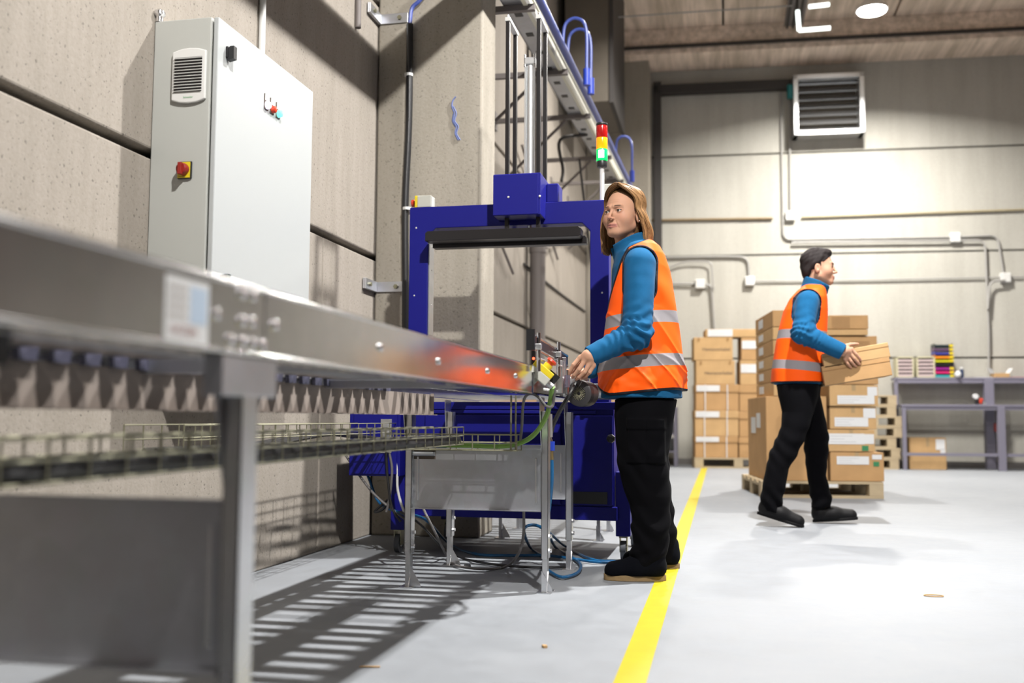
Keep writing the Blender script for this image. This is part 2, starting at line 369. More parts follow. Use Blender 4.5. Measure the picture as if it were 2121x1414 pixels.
# ceiling cable duct running forward from the back wall
t = thing('cable_duct', 'grey cable duct running under the ceiling to the back wall', 'duct', (1.15, 14, 6.3))
A = PB(1640, 175, 0.25); 
obj('duct_tray', MB().span((A.x - 0.14, 6.0, 6.30), (A.x + 0.12, 14.4, 6.36)), MT['pipe'], t)
for dx in (-0.10, -0.02, 0.06): obj('cable', MB().cyl((A.x + dx, 6.0, 6.28), (A.x + dx, 14.4, 6.28), 0.018), MT['dark'], t)
# wall fan with shutter
t = thing('wall_fan', 'square metal framed ventilation shutter high on the back wall', 'ventilator', PB(1716, 215, 0))
c00 = PB(1645, 280, 0.3); c11 = PB(1790, 148, 0.3)
u0_ = (c00 - BWO).dot(BWT); u1 = (c11 - BWO).dot(BWT); z0, z1 = c00.z, c11.z
for a in ((u0_, u0_ + .07, z0, z1), (u1 - .07, u1, z0, z1), (u0_, u1, z0, z0 + .07), (u0_, u1, z1 - .07, z1)):
    obj('frame', bw_box(MB(), a[0], a[1], 0.0, 0.30, a[2], a[3]), MT['alu'], t, bevel=0.006)
obj('back_plate', bw_box(MB(), u0_ + .06, u1 - .06, 0.02, 0.05, z0 + .06, z1 - .06), MT['duct'], t)
nl = 7
for i in range(nl):
    zz = z0 + .11 + (z1 - z0 - .2) * i / (nl - 1); rot = Matrix.Rotation(BWA, 3, 'Z') @ Matrix.Rotation(R(38), 3, 'X')
    obj('louvre', MB().box(BW((u0_ + u1) / 2, 0.15, zz), (u1 - u0_ - .15, 0.13, 0.006), rot), MT['alu'], t)

# ------------------------------------------------------------------ conduits on the back wall
def conduit(label, pts, r=0.016, name='conduit_pipe', m=None, boxes=(), grp=None, off=0.03, sm=1):
    P = [PB(x, y, off) for x, y in pts]
    t = thing(name, label, 'pipe', P[0], group=grp)
    obj('pipe', MB().tube(rounded(P, 0.12), r, 8, 1), m or MT['white_pl'], t, smooth=True)
    for x, y in boxes:
        c = PB(x, y, off); obj('junction_box', MB().box(c, (0.14, 0.08, 0.14), Matrix.Rotation(BWA, 3, 'Z')), MT['white_pl'], t, bevel=0.01)
    return t
def rounded(P, r):
    out = [P[0]]
    for i in range(1, len(P) - 1):
        a = (P[i - 1] - P[i]); b = (P[i + 1] - P[i]); ra = min(r, a.length * .45, b.length * .45); a = P[i] + a.normalized() * ra; b = P[i] + b.normalized() * ra
        for k in range(6):
            s = k / 5; out.append(a * (1 - s) ** 2 + P[i] * 2 * s * (1 - s) + b * s * s)
    out.append(P[-1]); return out
gp = mat('conduit_grey', (0.42, 0.41, 0.39), 0.5)
conduit('pair-left grey conduit dropping from the ceiling duct and turning right at mid wall', [(1617, 190), (1622, 496), (1975, 491), (2066, 487), (2079, 570)], boxes=[(1978, 492), (2082, 575)], m=gp)
conduit('grey conduit dropping from the ceiling duct to the cream junction box', [(1635, 190), (1637, 445)], boxes=[(1637, 447)], m=gp)
conduit('second mid-wall conduit running under its twin and down to the packing bench', [(1640, 502), (1975, 498), (2040, 497), (2048, 690), (2048, 765)], m=gp, off=0.05)
conduit('grey conduit from the joint box beside the packing bench bending down', [(2082, 580), (2050, 583), (2046, 640)], m=gp, off=0.08)
conduit('long thin conduit low across the back wall behind the walking man', [(1550, 582), (1800, 579), (2121, 573)], r=0.011, boxes=[(1553, 582)], m=gp)
conduit('conduit dropping into the left end of the long thin conduit', [(1380, 533), (1500, 531), (1549, 532), (1552, 578)], m=gp)
conduit('conduit with a box dropping behind the back pallet of boxes', [(1360, 586), (1448, 588), (1474, 590), (1480, 682)], boxes=[(1450, 588)], m=gp, off=0.04)
conduit('conduit hooking down beside the woman from the dark cable', [(1380, 556), (1418, 541), (1460, 541), (1474, 545), (1478, 600)], m=gp, off=0.06, r=0.012)
conduit('brown cable line running across the back wall at the level of the woman', [(1340, 456), (1600, 452)], r=0.018, m=mat('brown_cable', (0.32, 0.23, 0.12), 0.6))
conduit('ochre pipe running across the back wall right of the junction box', [(1660, 450), (2121, 434)], r=0.014, m=mat('ochre_pipe', (0.42, 0.35, 0.2), 0.6))
conduit('thin ceiling wire line with a small round box', [(1190, 42), (1430, 25), (1640, 12)], r=0.01, m=gp, off=2.6)
t = thing('wall_speaker', 'round grey wall light housing beside the dark steel frame', 'fixture', PB(1328, 238, 0.25))
p = PB(1328, 238, 0.3); obj('housing', MB().lathe(p, (0.2, -1, -0.1), [(-0.3, 0.05), (-0.1, 0.09), (0, 0.12), (0.03, 0.1)], 18), MT['white_pl'], t, smooth=True)
t = obj('pipe_valve', MB().box(PB(1640, 190, 0.2), (0.14, 0.14, 0.2)), mat('teal_valve', (0.0, 0.18, 0.19), 0.5), bevel=0.02); tag(t, 'teal valve fitting left of the ventilation shutter', 'valve')

# ------------------------------------------------------------------ left wall fittings
t = thing('conduit_pipe', 'white conduit running up the wall behind the electric cabinet', 'pipe', (-1.98, 3.97, 1.9)); obj('pipe', MB().cyl((-1.985, 3.97, 1.2), (-1.985, 3.97, 6.3), 0.015), MT['white_pl'], t, smooth=True)
t = thing('conduit_pipe', 'thin grey conduit high on the left wall above the cabinet', 'pipe', (-1.98, 5.1, 2.9)); obj('pipe', MB().cyl((-1.985, 5.13, 2.85), (-1.985, 5.13, 6.3), 0.018), MT['pipe'], t, smooth=True)
t = thing('drain_pipe', 'tall grey drain pipe standing at the wall behind the machine', 'pipe', (-1.88, 10.2, 0.0))
obj('pipe', MB().cyl((-1.89, 10.15, 0.0), (-1.89, 10.15, 6.4), 0.082, n=20), MT['pipe'], t, smooth=True)
obj('pipe_coupling', MB().cyl((-1.89, 10.15, 2.4), (-1.89, 10.15, 2.55), 0.09, n=20), MT['pipe'], t, smooth=True)
t = thing('wall_cable', 'dark cable line crossing the far bay of the left wall', 'cable', (-1.98, 11, 2.2)); obj('cable', MB().tube([(-1.985, 9.9, 2.25), (-1.985, 12, 2.235), (-1.985, 14.5, 2.25)], 0.012), MT['dark'], t)
for zz, y0, lab in ((PY(820, 38, 5.49).z, 5.49, 'upper'), (PY(800, 594, 5.49).z, 5.49, 'lower')):
    t = thing('steel_bracket', lab + ' bolted angle bracket tying the wall to the pillar', 'bracket', (-1.95, 5.48, zz))
    obj('plate', MB().span((-1.985, 5.487, zz - .03), (-1.81, 5.497, zz + .03)).span((-1.995, 5.30, zz - .03), (-1.985, 5.497, zz + .03)).span((-1.985, 5.3, zz - .03), (-1.975, 5.487, zz + .03)), MT['galvd'], t, bevel=0.002)
    obj('bolt', MB().cyl((-1.86, 5.487, zz), (-1.86, 5.475, zz), 0.014, n=6), MT['zinc'], t)
    obj('bolt', MB().cyl((-1.975, 5.36, zz), (-1.962, 5.36, zz), 0.012, n=6), MT['zinc'], t)
t = thing('black_conduit', 'black cable running down the front of the pillar with white ties', 'cable', (-1.8, 5.48, 1.2))
x_ = PY(846, 300, 5.47).x
pts = [PY(900, -40, 5.47), PY(870, 0, 5.47), PY(853, 18, 5.47), PY(849, 50, 5.47), (x_, 5.472, 2.4), (x_ - .015, 5.472, 1.9), (x_ - .005, 5.472, 1.3), (x_, 5.472, 0.5), (x_, 5.472, 0.05)]
obj('conduit_tube', MB().tube(pts[3:], 0.02, 10), MT['black'], t, smooth=True)
obj('hose_end', MB().tube(pts[:4], 0.012, 8), MT['bluepipe'], t, smooth=True)
for yy in (155, 432): p = PY(847, yy, 5.47); obj('cable_tie', MB().lathe((x_ - .005, 5.472, p.z - .008), (0, 0, 1), [(0, .026), (.016, .026)], 14), MT['white_pl'], t)
# blue marker scrawl on the pillar
t = thing('marker_scrawl', 'blue marker stroke scrawled on the pillar face', 'marking', PY(940, 250, 5.498)); mb = MB()
pts = [PY(x, y, 5.4975) for x, y in ((944, 200), (938, 208), (936, 220), (941, 235), (939, 250), (945, 262), (943, 276), (949, 290))]
mb.tube(pts, 0.0045, 5); mb.tube([p + Vector((0.008 + .004 * (i % 2), 0.001, 0.0)) for i, p in enumerate(pts[2:])], 0.0035, 5); mb.tube([p + Vector((-0.006, 0.001, 0.0)) for p in pts[3:6]], 0.003, 5)
obj('ink_stroke', mb, mat('blue_ink', (0.16, 0.21, 0.46), 0.8), t)

# ------------------------------------------------------------------ overhead cable tray, brackets and the blue air pipe
p0 = PX(1085, 0, -1.3); TZ = 3.34
t = thing('overhead_cable_tray', 'long perforated steel cable tray running high along the left wall', 'cable tray', (-1.3, 6, TZ))
rise = 0.042
def trz(y): return 3.24 + (y - 5.5) * rise
for x0, x1, z0, z1, m_, nm in ((-1.33, -1.20, 0.0, 0.008, MT['galvd'], 'tray_base'), (-1.33, -1.32, 0.0, 0.09, MT['galvd'], 'tray_side'), (-1.20, -1.172, -0.012, 0.07, MT['flange'], 'tray_side'), (-1.20, -1.165, 0.085, 0.095, MT['flange'], 'tray_lip')):
    mb = MB(); V = []
    for y in (-3.0, 14.6):
        z = trz(y); V += [(x0, y, z + z0), (x1, y, z + z0), (x1, y, z + z1), (x0, y, z + z1)]
    mb.add(V, [(0, 1, 2, 3), (4, 7, 6, 5), (0, 4, 5, 1), (1, 5, 6, 2), (2, 6, 7, 3), (3, 7, 4, 0)]); obj(nm, mb, m_, t)
hole0 = None
for i in range(22):
    y = 6.1 + i * 0.38; mb = MB().box((0, 0, 0), (0.05, 0.06, 0.004))
    if hole0 is None: hole0 = obj('slot', mb, MT['black'], t, world=False)
    h = hole0 if i == 0 else copypart(hole0, t, (0, 0, 0)); h.location = (0.035, y - 6.0, trz(y) - TZ - 0.002)
def strut(label, y, diag=True):
    z = trz(y) - 0.02
    t = thing('wall_bracket', label, 'bracket', (-1.98, y, z), group=None)
    obj('arm', MB().span((-1.995, y - .02, z - .02), (-1.13, y + .02, z + .018)), MT['pipe'], t)
    if diag: obj('brace', MB().cyl((-1.99, y, z - 0.62), (-1.35, y, z - 0.03), 0.014, n=8), MT['pipe'], t)
    obj('wall_plate', MB().span((-1.999, y - .05, z - .08), (-1.985, y + .05, z + .08)), MT['pipe'], t)
for i, (y, d) in enumerate(((5.95, False), (7.3, True), (8.6, True), (10.3, True), (11.6, True), (12.9, True))):
    strut(['first', 'second', 'third', 'fourth', 'fifth', 'sixth'][i] + ' grey bracket from the pillar holding the overhead cable tray', y, d)
t = thing('lattice_brace', 'crossed grey steel braces on the wall under the cable tray', 'brace', (-1.9, 8, 2.4))
for a, b_ in (((-1.95, 7.3, 2.75), (-1.95, 9.2, 2.05)), ((-1.95, 7.2, 2.1), (-1.95, 9.0, 2.8)), ((-1.95, 9.4, 2.9), (-1.95, 11.4, 3.3)), ((-1.95, 9.6, 3.4), (-1.95, 11.8, 2.6)), ((-1.95, 11.0, 2.6), (-1.95, 13.4, 3.3))):
    obj('brace_rod', MB().cyl(a, b_, 0.014, n=8), MT['pipe'], t)
t = thing('air_pipe', 'blue compressed air pipe with drop hooks along the overhead tray', 'pipe', (-1.08, 6, trz(6)))
A = lambda y: Vector((-1.11, y, trz(y) + 0.05))
obj('pipe', MB().cyl(A(-3), A(14.6), 0.027, n=14), MT['bluepipe'], t, smooth=True)
for px, py in ((1168, 120), (1178, 140), (1277, 370)):
    yy = PX(px, py, -1.10).y; a = A(yy)
    obj('drop_hook', MB().tube([a, a + Vector((0.02, 0, 0.16)), a + Vector((0.10, 0, 0.20)), a + Vector((0.17, 0, 0.12)), a + Vector((0.175, 0, -0.18))], 0.012, 8), MT['bluepipe'], t, smooth=True)
    obj('valve', MB().cyl(a + Vector((0.175, 0, -0.18)), a + Vector((0.175, 0, -0.3)), 0.026), MT['blueconn'], t, smooth=True)
t = thing('spare_cable', 'black looped cable hanging from the tray down the far wall', 'cable', (-1.95, 9.4, 2.9))
obj('cable', MB().tube([PX(1200, 330, -1.4), PX(1222, 520, -1.4), PX(1228, 545, -1.4), PX(1240, 570, -1.4)], 0.012), MT['black'], t, smooth=True)
obj('cable', MB().tube([(-1.26, PX(1165, 225, -1.5).y, trz(PX(1165, 225, -1.5).y)), PX(1160, 290, -1.5), PX(1166, 350, -1.5), PX(1163, 375, -1.5)], 0.016), MT['dark'], t, smooth=True)

# ------------------------------------------------------------------ white electric cabinet
CX0, CX1, CY0, CY1, CZ0, CZ1 = -1.998, -1.745, 3.155, 3.99, 0.90, 2.095
t = thing('electric_cabinet', 'tall white electric cabinet hung on the concrete wall', 'cabinet', (CX0, CY0, CZ0))
obj('cabinet_body', MB().span((CX0, CY0, CZ0), (CX1 - .028, CY1, CZ1)), mat('grey_white_coat', (0.52, 0.53, 0.50), 0.45, bmp=0.08, bscale=400), t, bevel=0.004)
obj('door', MB().span((CX1 - .02, CY0, CZ0 + .002), (CX1, CY1, CZ1 - .002)), MT['white'], t, bevel=0.004)
for zc in (1.985, 1.155): 
    h = obj('door_latch', MB().span((CX1, CY0 + .055, zc - .02), (CX1 + .008, CY0 + .085, zc + .02)).prism([(-.03, 0), (.012, .0), (.022, .012), (.022, .026), (-.024, .026)], (CX1 + .004, CY0 + .058, zc), (0, 0, 1), (1, 0, 0), (0, 0.024, 0)), MT['black'], t)
# eye bolt lug
obj('lifting_lug', MB().lathe((CX0 + .01, CY0 + .012, CZ1), (0, 0, 1), [(0, .014), (.02, .014), (.028, .022), (.04, .02), (.05, .008)], 12), MT['chrome'], t, smooth=True)
# vent
vc = PY(394, 158, CY0); hw = 0.066; 
poly = [(-hw, -.088), (-hw * .5, -.098), (0, -.101), (hw * .5, -.098), (hw, -.088), (hw, .088), (hw * .5, .098), (0, .101), (-hw * .5, .098), (-hw, .088)]
va = obj('vent', MB().prism(poly, (vc.x, CY0 - .012, vc.z), (1, 0, 0), (0, 0, 1), (0, .012, 0)), MT['white_pl'], t, bevel=0.004)
obj('vent_opening', MB().span((vc.x - .055, CY0 - .013, vc.z - .06), (vc.x + .052, CY0 - .0115, vc.z + .066)), MT['black'], va)
sl0 = None
for i in range(12):
    z = vc.z - .057 + i * .0108; mb = MB().box((0, 0, 0), (.108, .005, .0026), Matrix.Rotation(R(30), 3, 'X'))
    if sl0 is None: sl0 = obj('vent_slat', mb, MT['white_pl'], va, world=False); s_ = sl0
    else: s_ = sl0.copy(); COL.objects.link(s_); s_.parent = va
    s_.location = (vc.x - .0015 - CX0, -.0155, z - CZ0)
obj('print', text_mb('Schneider', (vc.x - .018, CY0 - .0135, vc.z - .083), (1, 0, 0), (0, 0, 1), .007), mat('green_print', (0.05, 0.4, 0.12), 0.6), va)
# rotary main switch
sc = PY(384, 353, CY0)
sw = obj('main_switch', MB().box((sc.x, CY0 - .004, sc.z), (.055, .008, .062)), MT['black'], t, bevel=0.003)
obj('switch_plate', MB().box((sc.x - .001, CY0 - .009, sc.z), (.048, .003, .056)), MT['yellow'], sw)
obj('switch_knob', MB().lathe((sc.x - .001, CY0 - .01, sc.z + .001), (0, -1, 0), [(0, .022), (.015, .0215), (.022, .018)], 24).box((sc.x - .001, CY0 - .03, sc.z), (.014, .022, .042)), MT['redd'], sw, bevel=0.001)
obj('print', text_mb('ON OFF', (sc.x - .022, CY0 - .0108, sc.z - .026), (1, 0, 0), (0, 0, 1), .005), MT['ink'], sw)
# signal buttons on the door
for (px, py), (c_, e_, s_, lab) in zip(((551, 213), (563, 222), (575, 231)), (((.9, .9, .95), (.8, .75, 1), 1.1, 'white lit signal button'), ((.75, .06, .02), None, 0, 'red push button'), ((.1, .8, .6), (.2, 1, .7), .9, 'green lit signal button'))):
    c = PX(px, py, CX1)
    s1 = obj('button_plate', MB().box((CX1 + .0015, c.y, c.z + .003), (.003, .034, .062)), MT['ink'], t, bevel=0.001); s1['label'] = lab
    obj('name_tag', MB().box((CX1 + .0035, c.y, c.z + .02), (.001, .028, .024)), MT['paper'], s1)
    obj('push_button', MB().lathe((CX1 + .002, c.y, c.z - .01), (1, 0, 0), [(0, .0155), (.008, .015), (.016, .0125), (.018, .009)], 20), mat('button_' + lab.split()[0], c_, .3, emit=e_, estr=s_), s1, smooth=True)
# ================================================================== ROLLER CONVEYORS
def leg_unit(parent, x, y, ztop, gus=True, lowz=0.13, side=1):
    """one telescopic U-section leg with its foot; side=+1 outer face looks to +x"""
    up_ = obj('leg', MB().span((x - .0135, y - .025, lowz), (x + .0135, y - .021, ztop)).span((x - .0135, y - .025, lowz), (x - .010, y + .025, ztop)).span((x + .010, y - .025, lowz), (x + .0135, y + .025, ztop)), MT['galv'], parent, bevel=0.001)
    obj('inner_tube', MB().span((x - .0095, y - .020, 0.004), (x + .0095, y + .018, lowz + .12)), MT['galv'], up_)
    for zb in (lowz + .03, lowz + .085): obj('bolt', MB().cyl((x + .0135, y, zb), (x + .024, y, zb), .0085, n=6), MT['chrome'], up_)
    obj('foot', MB().prism([(-.045, 0), (.045, 0), (.045, .004), (-.045, .004)], (x - .028, y, 0), (0, 1, 0), (0, 0, 1), (.056, 0, 0)).prism([(0, .004), (.045 * side, .004), (.04 * side, .02), (0, .085)], (x - .012 * side, y - .024, 0), (side * 1.0, 0, 0), (0, 0, 1), (0, .003, 0)).prism([(-.045, .004), (.0, .004), (0, .08)], (x + .010, y, 0), (0, 1, 0), (0, 0, 1), (.003, 0, 0)), MT['galv'], up_)
    obj('foot_bolt', MB().cyl((x, y + .036, .004), (x, y + .036, .016), .008, n=6), MT['chrome'], up_)
    if gus: obj('gusset', MB().prism([(-.052, ztop + .055), (.045, ztop + .055), (.045, ztop), (.014, ztop - .16), (-.014, ztop - .16), (-.052, ztop)], (x - .017, y, 0), (0, 1, 0), (0, 0, 1), (.003, 0, 0)), MT['galv'], up_)
    return up_
def frame_sheet(parent, y, x0=-1.228, x1=-0.70, z0=.31, z1=.552):
    s = obj('cross_sheet', MB().span((x0, y - .005, z0), (x1, y - .002, z1)).span((x0, y - .03, z0), (x1, y - .002, z0 + .003)).span((x0, y - .016, z1 - .003), (x1, y - .002, z1)), MT['galvd'], parent)
    for xx in (x0 + .022, x1 - .022): obj('rib', MB().span((xx - .004, y - .010, z0 + .03), (xx + .004, y - .004, z1 - .035)), MT['galv'], s, bevel=0.003)
    obj('slot', MB().span((x0 + .004, y - .0062, z1 - .045), (x0 + .095, y - .0052, z1 - .008)), MT['ink'], s)
    obj('slot_bar', MB().cyl((x0 + .002, y - .012, z1 - .024), (x0 + .094, y - .012, z1 - .024), .009), MT['galvd'], s)

XR0, XR1 = -1.255, -0.67
cv = thing('roller_conveyor', 'long galvanised roller conveyor running from the foreground to the blue machine', 'conveyor', (XR1, 0, 0))
def crail(xo, s, y0, y1, z0=.757, z1=.862, w=.04, nm='side_rail'):
    o_ = obj(nm, MB().cyl((xo - s * .004, y0, z1 - .0045), (xo - s * .004, y1, z1 - .0045), .0052, n=12).cyl((xo - s * .004, y0, z0 + .0045), (xo - s * .004, y1, z0 + .0045), .0052, n=12).span((xo, y0, z0), (xo - s * .003, y1, z1)).span((xo, y0, z1 - .003), (xo - s * w, y1, z1)).span((xo, y0, z0), (xo - s * w, y1, z0 + .003)).span((xo - s * w, y0, z1 - .012), (xo - s * (w - .003), y1, z1)), MT['rail'], cv, smooth=True); return o_
r1 = crail(XR1, 1, -0.7, 1.37); r2 = crail(XR1, 1, 1.375, 3.49); crail(XR0, -1, -0.7, 3.52)
# splice bolts and rail bolts on the outer rail
bolt0 = MB().lathe((0, 0, 0), (1, 0, 0), [(0, .0075), (.003, .0075), (.005, .005)], 10)
def railbolt(px, py, par):
    p = PX(px, py, XR1); return obj('rail_bolt', MB().lathe((XR1, p.y, p.z), (1, 0, 0), [(0, .0085), (.004, .0085), (.0065, .004)], 10), MT['chrome'], par, smooth=True)
for x, y in ((500, 608), (522, 613), (446, 650), (500, 664), (520, 667), (568, 673), (475, 703), (500, 707), (520, 710), (542, 714)): railbolt(x, y, r1 if x < 510 else r2)
for x, y in ((787, 719), (908, 748), (1010, 768), (1068, 778)): railbolt(x, y, r2)
# sticker on the rail
a = PX(343, 574, XR1); b = PX(431, 672, XR1); st = obj('sticker', MB().span((XR1, a.y, .764), (XR1 + .0006, b.y, .846)), MT['paper'], r1)
st['label'] = 'white maker sticker with small picture and red lettering'
obj('sticker_print', MB().span((XR1 + .0007, a.y + (b.y - a.y) * .55, .79), (XR1 + .001, b.y - .006, .838)), mat('pale_blue_print', (0.55, 0.68, 0.85), .6), st)
obj('sticker_print', text_mb('SYSTEM', (XR1 + .0012, a.y + .012, .772), (0, 1, 0), (0, 0, 1), .0135), mat('red_print', (0.45, 0.22, 0.2), .6), st)
mb = MB()
for i in range(4):
    for j in range(4): mb.span((XR1 + .0007, a.y + .008 + j * .011, .793 + i * .012), (XR1 + .001, a.y + .015 + j * .011, .80 + i * .012))
obj('sticker_print', mb, mat('grey_print', (0.5, 0.46, 0.44), .6), st)
# rollers, axles and o-ring belts
ro0 = None; P0 = 0.0
rollm = mat('roller_steel', (0.5, 0.5, 0.52), 0.3, 0.9)
ys = [-0.62 + i * .0915 for i in range(45)]
be0 = None
for i, y in enumerate(ys):
    if ro0 is None:
        ro0 = obj('roller', MB().cyl((XR0 + .012 - XR1, 0, .812), (-.012, 0, .812), .024, n=12), rollm, cv, world=False, smooth=True); o = ro0
        be0 = obj('belt_guide', MB().prism([(-.030, .806), (.030, .806), (.022, .768), (-.022, .768)], (-.535, 0, 0), (0, 1, 0), (0, 0, 1), (.012, 0, 0)), mat('slate_plastic', (.13, .13, .20), .45), cv, world=False); q = be0
    else: o = copypart(ro0, cv, (0, 0, 0)); q = copypart(be0, cv, (0, 0, 0))
    o.location = (0, y, 0); q.location = (0, y + .046, 0)
obj('guard_plate', MB().span((-1.212, -.7, .683), (-1.209, 4.08, .770)).span((-1.212, -.7, .683), (-1.19, 4.08, .686)).span((-1.209, 4.04, .683), (-1.195, 4.043, .774)), mat('satin_guard', (0.34, 0.285, 0.25), 0.75), cv)
for yb in (.9, 1.9, 2.9): obj('cross_member', MB().span((XR0 + .01, yb, .762), (XR1 - .01, yb + .04, .80)), MT['galvd'], cv)
obj('bearing_block', MB().span((-.78, .66, .722), (-.735, .915, .757)), MT['black'], cv); obj('bearing_block', MB().span((-.78, 1.435, .725), (-.74, 1.475, .757)), MT['black'], cv)
for y in (1.335, ): 
    leg_unit(cv, -.685, y, .715); leg_unit(cv, -1.24, y, .715, side=-1); frame_sheet(cv, y)
obj('leg_bracket', MB().span((-.70, 1.25, .70), (-.671, 1.42, .757)), MT['galvd'], cv, bevel=0.002)
leg_unit(cv, -.685, -.5, .715); leg_unit(cv, -1.24, -.5, .715, side=-1)

# second, short conveyor feeding the press
c2 = thing('roller_conveyor', 'short galvanised conveyor unit passing through the blue machine', 'conveyor', (XR1, 3.55, 0))
for xo, s in ((XR1, 1), (XR0, -1)):
    obj('side_rail', MB().span((xo, 3.53, .762), (xo - s * .003, 6.7, .838)).span((xo, 3.53, .835), (xo - s * .03, 6.7, .838)).span((xo, 3.53, .762), (xo - s * .03, 6.7, .765)), MT['rail'], c2)
ro2 = None
for i in range(34):
    y = 3.6 + i * .0915
    if ro2 is None: ro2 = obj('roller', MB().cyl((XR0 + .012 - XR1, 0, .818), (-.012, 0, .818), .02, n=12), rollm, c2, world=False, smooth=True); o = ro2
    else: o = copypart(ro2, c2, (0, 0, 0))
    o.location = (0, y - 3.55, 0)
for y in (3.87, 4.48): leg_unit(c2, -.685, y, .70); leg_unit(c2, -1.24, y, .70, side=-1); frame_sheet(c2, y)
for y in (5.56, 6.05): leg_unit(c2, -.685, y, .70); leg_unit(c2, -1.24, y, .70, side=-1)
for i in range(4):                                # punched slots and prints of the small rail
    for k in range(3 + (i == 1)):
        p = PX(1128 + i * 20 + k * 4.2, 803 + i * 2, XR1); obj('rail_bolt', MB().lathe((XR1, p.y, .783), (1, 0, 0), [(0, .005), (.004, .005)], 8), MT['white_pl'], c2)
p = PX(1142, 800, XR1); obj('rail_plate', MB().span((XR1, 3.93, .79), (XR1 + .002, 4.02, .83)), MT['ink'], c2); obj('print', text_mb('GTG', (XR1 + .0025, 3.935, .80), (0, 1, 0), (0, 0, 1), .018), MT['paper'], c2)
# lateral guide rails above the short conveyor
g = thing('guide_rail', 'chromed double guide rail on posts above the short conveyor', 'guide rail', (-.66, 3.7, .84))
ga = PX(1101, 692, -.665); gb = PX(1174, 737, -.665)
ga.z += -.0; dz = .0
y0g, y1g = ga.y, gb.y; zg0, zg1 = ga.z, gb.z
for dz_, rr in ((0, .012), (-.045, .012)):
    obj('guide_bar', MB().cyl((-.665, y0g, zg0 + dz_), (-.665, y1g, zg1 + dz_), .0075, n=8), MT['chrome'], g)
obj('guide_strip', MB().add([(-.660, y0g, zg0 - .045), (-.660, y1g, zg1 - .045), (-.660, y1g, zg1), (-.660, y0g, zg0), (-.670, y0g, zg0 - .045), (-.670, y1g, zg1 - .045), (-.670, y1g, zg1), (-.670, y0g, zg0)], [(0, 1, 2, 3), (7, 6, 5, 4), (0, 4, 5, 1), (1, 5, 6, 2), (2, 6, 7, 3), (3, 7, 4, 0)]), MT['blackm'], g)
obj('end_cap', MB().box((-.667, y0g - .004, zg0 - .02), (.03, .012, .075)), MT['black'], g)
for px, py in ((1116, 689), (1157, 708)):
    p = PX(px, py, -.65); obj('post', MB().cyl((-.65, p.y, p.z), (-.65, p.y, .84), .0075, n=10), MT['chrome'], g, smooth=True)
    obj('clamp', MB().box((-.655, p.y, p.z - .05), (.03, .022, .022)), MT['alu'], g, bevel=0.003)
    obj('cross_rod', MB().cyl((-.65, p.y - .01, .885), (-.65, p.y + .12, .885), .005), MT['alu'], g)
obj('post_holder', MB().span((-.672, 4.03, .775), (-.645, 4.08, .91)).span((-.672, 4.14, .80), (-.65, 4.17, .93)), MT['galv'], g, bevel=0.002)
t = thing('light_sensor', 'small black sensor with a red light beside the emergency stop', 'sensor', PX(1105, 740, -.68))
p = PX(1105, 738, -.68); obj('sensor_body', MB().box(p, (.014, .02, .058)), MT['black'], t, bevel=0.002); obj('sensor_led', MB().lathe(p + Vector((0.002, -.010, -.008)), (0, -1, 0), [(0, .005), (.003, .004)], 10), mat('red_led', (1, .1, .05), .4, emit=(1, .05, .02), estr=5), t)
obj('sensor_stem', MB().cyl(p + Vector((0, 0, -.03)), (p.x, p.y, .84), .005), MT['alu'], t)

# emergency stop box, tilted on the rail end
ec = PX(1120, 772, -.655)
t = thing('emergency_stop', 'yellow and grey emergency stop box tilted on the conveyor end', 'switch', ec)
ang = R(-40); E1 = Vector((math.cos(_yaw), math.sin(_yaw), 0)); E3 = Vector((0, 0, 1)); E2 = E3.cross(E1)
ax = (E1 * math.cos(ang) + E3 * math.sin(ang)); az = (E1 * -math.sin(ang) + E3 * math.cos(ang))
rot = Matrix((ax, E2, az)).transposed()
obj('box_base', MB().box(ec - az * .012, (.085, .06, .032), rot), MT['beige'], t, bevel=0.003)
obj('box_lid', MB().box(ec + az * .014, (.085, .06, .024), rot), MT['yellow'], t, bevel=0.003)
obj('button_collar', MB().lathe(ec + az * .026 + ax * .004, az, [(0, .017), (.018, .017)], 18), MT['yellow'], t, smooth=True)
obj('mushroom_button', MB().lathe(ec + az * .044 + ax * .004, az, [(0, .013), (.005, .013), (.012, .021), (.019, .019), (.021, .012)], 20), MT['red'], t, smooth=True)
obj('cable_gland', MB().cyl(ec + ax * .04 - az * .012, ec + ax * .066 - az * .012, .011), MT['alu'], t, smooth=True)
obj('mounting_plate', MB().box(ec + ax * .035 + az * .01 + E2 * .03, (.06, .004, .05), rot), MT['black'], t)

# gear motor
mc = Vector((-.592, 4.13, .777)); maxis = Vector((.22, .97, 0)).normalized()
t = thing('gear_motor', 'dark grey electric motor with round finned fan cover', 'motor', mc)
obj('fan_cover', MB().lathe(mc, maxis, [(0, .046), (.004, .054), (.035, .056), (.04, .05)], 32), mat('dark_grey_cast', (0.045, 0.042, 0.045), 0.45), t, smooth=True)
obj('motor_body', MB().lathe(mc + maxis * .04, maxis, [(0, .052), (.02, .054), (.055, .054), (.065, .03)], 32), mat('cast_grey', (0.16, 0.14, 0.14), 0.45, 0.4), t, smooth=True)
u = maxis.cross(Vector((0, 0, 1))).normalized(); v = Vector((0, 0, 1))
gm = mat('fan_fin', (0.35, 0.33, 0.22), 0.5); f0 = obj('grille_disc', MB().lathe(mc - maxis * .0005, maxis, [(0, .030), (.001, .030)], 24), MT['black'], t)
for k in range(24):
    a_ = 2 * PI * k / 24; d = u * math.cos(a_) + v * math.sin(a_); obj('grille_fin', MB().cyl(mc - maxis * .001 + d * .008, mc - maxis * .001 + d * .029, .0009, n=4), gm, t)
obj('grille_hub', MB().lathe(mc - maxis * .003, maxis, [(0, .005), (.003, .008)], 14), MT['blackm'], t)
